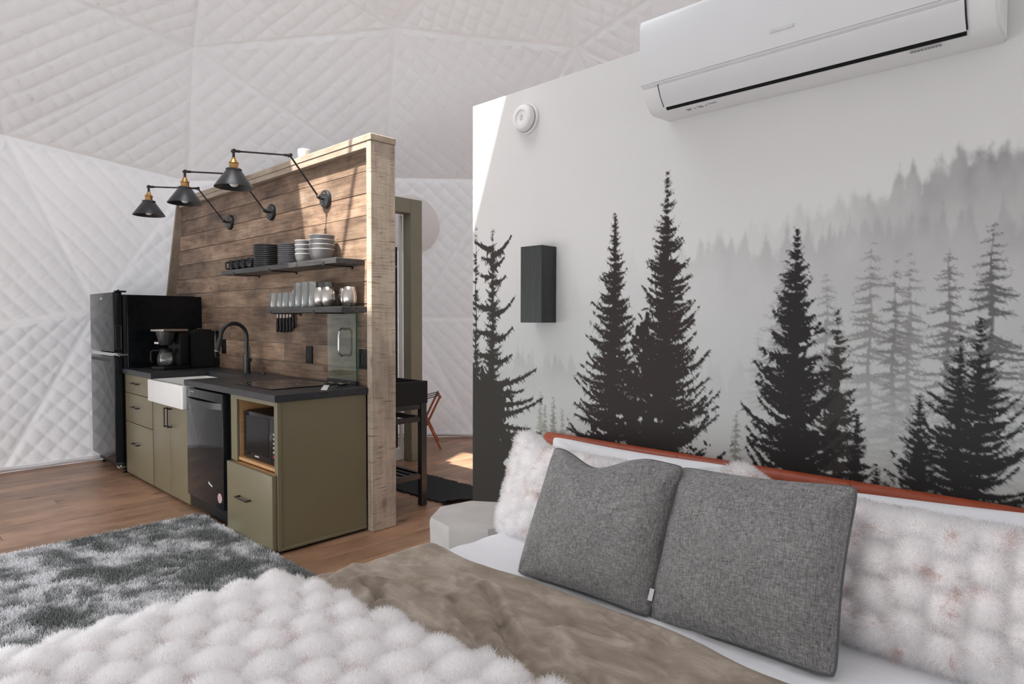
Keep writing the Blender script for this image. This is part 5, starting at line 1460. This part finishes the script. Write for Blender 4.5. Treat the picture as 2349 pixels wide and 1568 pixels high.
# ---- pillows
def pillow(w, h, t, nu=72, nv=64, pin=0.06, pw=0.42, seed=0, wr=0.006, lump=None, sag=0.0, ear=0.0):
    """Both faces of a cushion as grids in local coordinates: x across, z up from the centre, -y front."""
    s = np.linspace(-1, 1, nu); v = np.linspace(-1, 1, nv)
    s = np.sign(s) * (1 - (1 - np.abs(s)) ** 1.5) ; v = np.sign(v) * (1 - (1 - np.abs(v)) ** 1.5)
    A, B = np.meshgrid(s, v, indexing='ij')
    k = np.clip((1 - np.abs(A) ** 2.6) * (1 - np.abs(B) ** 2.6), 0, 1) ** pw
    X = A * w / 2 * (1 - pin * (1 - B * B)); Zc = B * h / 2 * (1 - pin * (1 - A * A))
    Zc = Zc - sag * (1.25 * np.exp(-((A + 0.22) / 0.42) ** 2) - 0.35 * np.exp(-((A - 0.45) / 0.3) ** 2)) * (1 - A ** 6) * np.clip(B, 0, 1)
    e_ = np.exp(-(((A + 0.9) / 0.16) ** 2 + ((B - 1.0) / 0.5) ** 2)); Zc = Zc + ear * e_; X = X - 0.3 * ear * e_
    cr_ = 1 - 0.038 * (np.abs(A * B)) ** 9; X = X * cr_; Zc = Zc * cr_
    out = []
    for sg in (-1, 1):
        wrk = (fbm(A * 2.2 + 5 + seed, B * 2.2 + sg, seed + 3, 4) - 0.5)
        rad = np.hypot(np.abs(A) - 1, np.abs(B) - 1)
        cor = np.sin(np.arctan2(1 - np.abs(B), 1 - np.abs(A)) * 7) * np.exp(-(rad / 0.5) ** 2) * sstep(0.02, 0.25, rad)
        yy = k * t / 2 + k ** 0.5 * (wr * 3 * wrk + wr * cor)
        if lump is not None: yy = yy + lump(A * w / 2, B * h / 2) * k ** 0.5
        out.append(np.stack([X, sg * yy, Zc], -1))
    return out[0], out[1]
def rotm(tilt, yaw=0.0, roll=0.0):
    return np.array((Matrix.Rotation(yaw, 3, 'Z') @ Matrix.Rotation(-tilt, 3, 'X') @ Matrix.Rotation(roll, 3, 'Y')))
def place(G, R, c): return G @ R.T + np.array(c)
def closed_pillow(F, Bk):
    nu, nv = F.shape[:2]
    f1 = gridfaces(nu, nv); f2 = gridfaces(nu, nv)[:, ::-1] + nu * nv
    return np.concatenate([F.reshape(-1, 3), Bk.reshape(-1, 3)]), np.concatenate([f1, f2])
def rim(G):
    return np.concatenate([G[:, 0], G[-1, 1:], G[::-1, -1][1:], G[0, ::-1][1:-1]])
def weld(o, d=0.0004):
    bm = bmesh.new(); bm.from_mesh(o.data); bmesh.ops.remove_doubles(bm, verts=bm.verts[:], dist=d); bmesh.ops.recalc_face_normals(bm, faces=bm.faces[:]); bm.to_mesh(o.data); bm.free()
    o.data.polygons.foreach_set('use_smooth', [True] * len(o.data.polygons))
def white_pillow(c, w, h, t, tilt, yaw, label, seed, roll=0.0):
    F, Bk = pillow(w, h, t, seed=seed, wr=0.008)
    R = rotm(tilt, yaw, roll); F, Bk = place(F, R, c), place(Bk, R, c)
    V, f = closed_pillow(F, Bk)
    o = pydata('white_pillow', V, f, M['sheet'], None, tuple(c), smooth=180); weld(o)
    tag(o, label, 'pillow', 'white pillows against the headboard')
white_pillow((-1.385, 2.155, 0.643), 0.86, 0.345, 0.15, 0.14, 0.0, 'white cotton pillow behind the left fur pillow', 11)
white_pillow((-0.165, 2.155, 0.652), 0.94, 0.350, 0.15, 0.14, 0.0, 'white cotton pillow behind the right fur pillow', 13, -0.07)

def fur_pillow(c, w, h, t, tilt, yaw, label, seed, N, roll=0.0, tintk=1.0):
    lf = lambda X, Z: 0.034 * lumps(X + 3, Z + 3, 0.080, seed)
    F, Bk = pillow(w, h, t, 110, 80, 0.035, 0.40, seed, 0.004, lf, 0.0, 0.055)
    lm = lumps(np.linspace(-w / 2, w / 2, 110)[:, None] + 3 + np.zeros((110, 80)), np.linspace(-h / 2, h / 2, 80)[None] + 3 + np.zeros((110, 80)), 0.080, seed)
    R = rotm(tilt, yaw, roll); F, Bk = place(F, R, c), place(Bk, R, c)
    p = thing('fur_pillow', label, 'pillow', tuple(c), 'plush fur pillows')
    V, f = closed_pillow(F, Bk)
    o = pydata('cover', V, f, M['fur_base'], p, smooth=180); weld(o)
    mid = surf_normals(F)[55, 40]; flip = 1 if mid[1] < 0 else -1
    bz = Bk[..., 2] > c[2] + h * 0.30
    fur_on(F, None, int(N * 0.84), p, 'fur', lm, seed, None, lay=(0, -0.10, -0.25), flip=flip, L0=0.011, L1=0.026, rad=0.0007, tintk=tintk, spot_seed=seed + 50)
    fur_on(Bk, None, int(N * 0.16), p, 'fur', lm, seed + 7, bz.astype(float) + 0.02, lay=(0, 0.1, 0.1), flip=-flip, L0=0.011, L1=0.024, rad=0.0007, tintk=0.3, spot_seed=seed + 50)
fur_pillow((-1.365, 1.900, 0.638), 0.90, 0.355, 0.19, 0.42, 0.0, 'plush white fur pillow at the left, behind the left grey cushion', 17, 75000)
fur_pillow((-0.430, 1.895, 0.642), 0.96, 0.370, 0.21, 0.42, 0.0, 'plush white fur pillow with brown flecks at the right, behind the right grey cushion', 23, 85000, tintk=1.15)

def cushion(c, w, h, t, tilt, yaw, label, seed, roll=0.0, tagm=False, sag=0.0):
    F, Bk = pillow(w, h, t, 96, 90, 0.055, 0.46, seed, 0.007, sag=sag)
    R = rotm(tilt, yaw, roll)
    p = thing('grey_cushion', label, 'cushion', tuple(c), 'grey linen cushions')
    p.rotation_euler = Matrix([list(r) for r in R]).to_euler()
    WL[p.name] = Vector((0, 0, 0))
    V, f = closed_pillow(F, Bk)
    o = pydata('cover', V, f, M['linen'], p, smooth=180); weld(o)
    r_ = rim(F)
    b = BMN(); tube(b, [Vector(q) for q in r_[::2]], 0.0042, 8, closed=True); obj('piping', b, M['piping'], p, smooth=60)
    if tagm:
        b = BMN(); bx(b, w / 2 - 0.014, w / 2 + 0.002, -0.016, -0.015, -h / 2 + 0.045, -h / 2 + 0.078); obj('care_label', b, M['white_mark'], p)
    return p
cushion((-1.185, 1.645, 0.686), 0.495, 0.450, 0.190, 0.50, 0.03, 'grey linen cushion with dented top edge, left of the two', 31, -0.02, True, 0.035)
cushion((-0.718, 1.690, 0.684), 0.515, 0.470, 0.195, 0.53, -0.04, 'grey linen cushion with straight top edge, in front of the right fur pillow', 37, -0.07, False, 0.0)
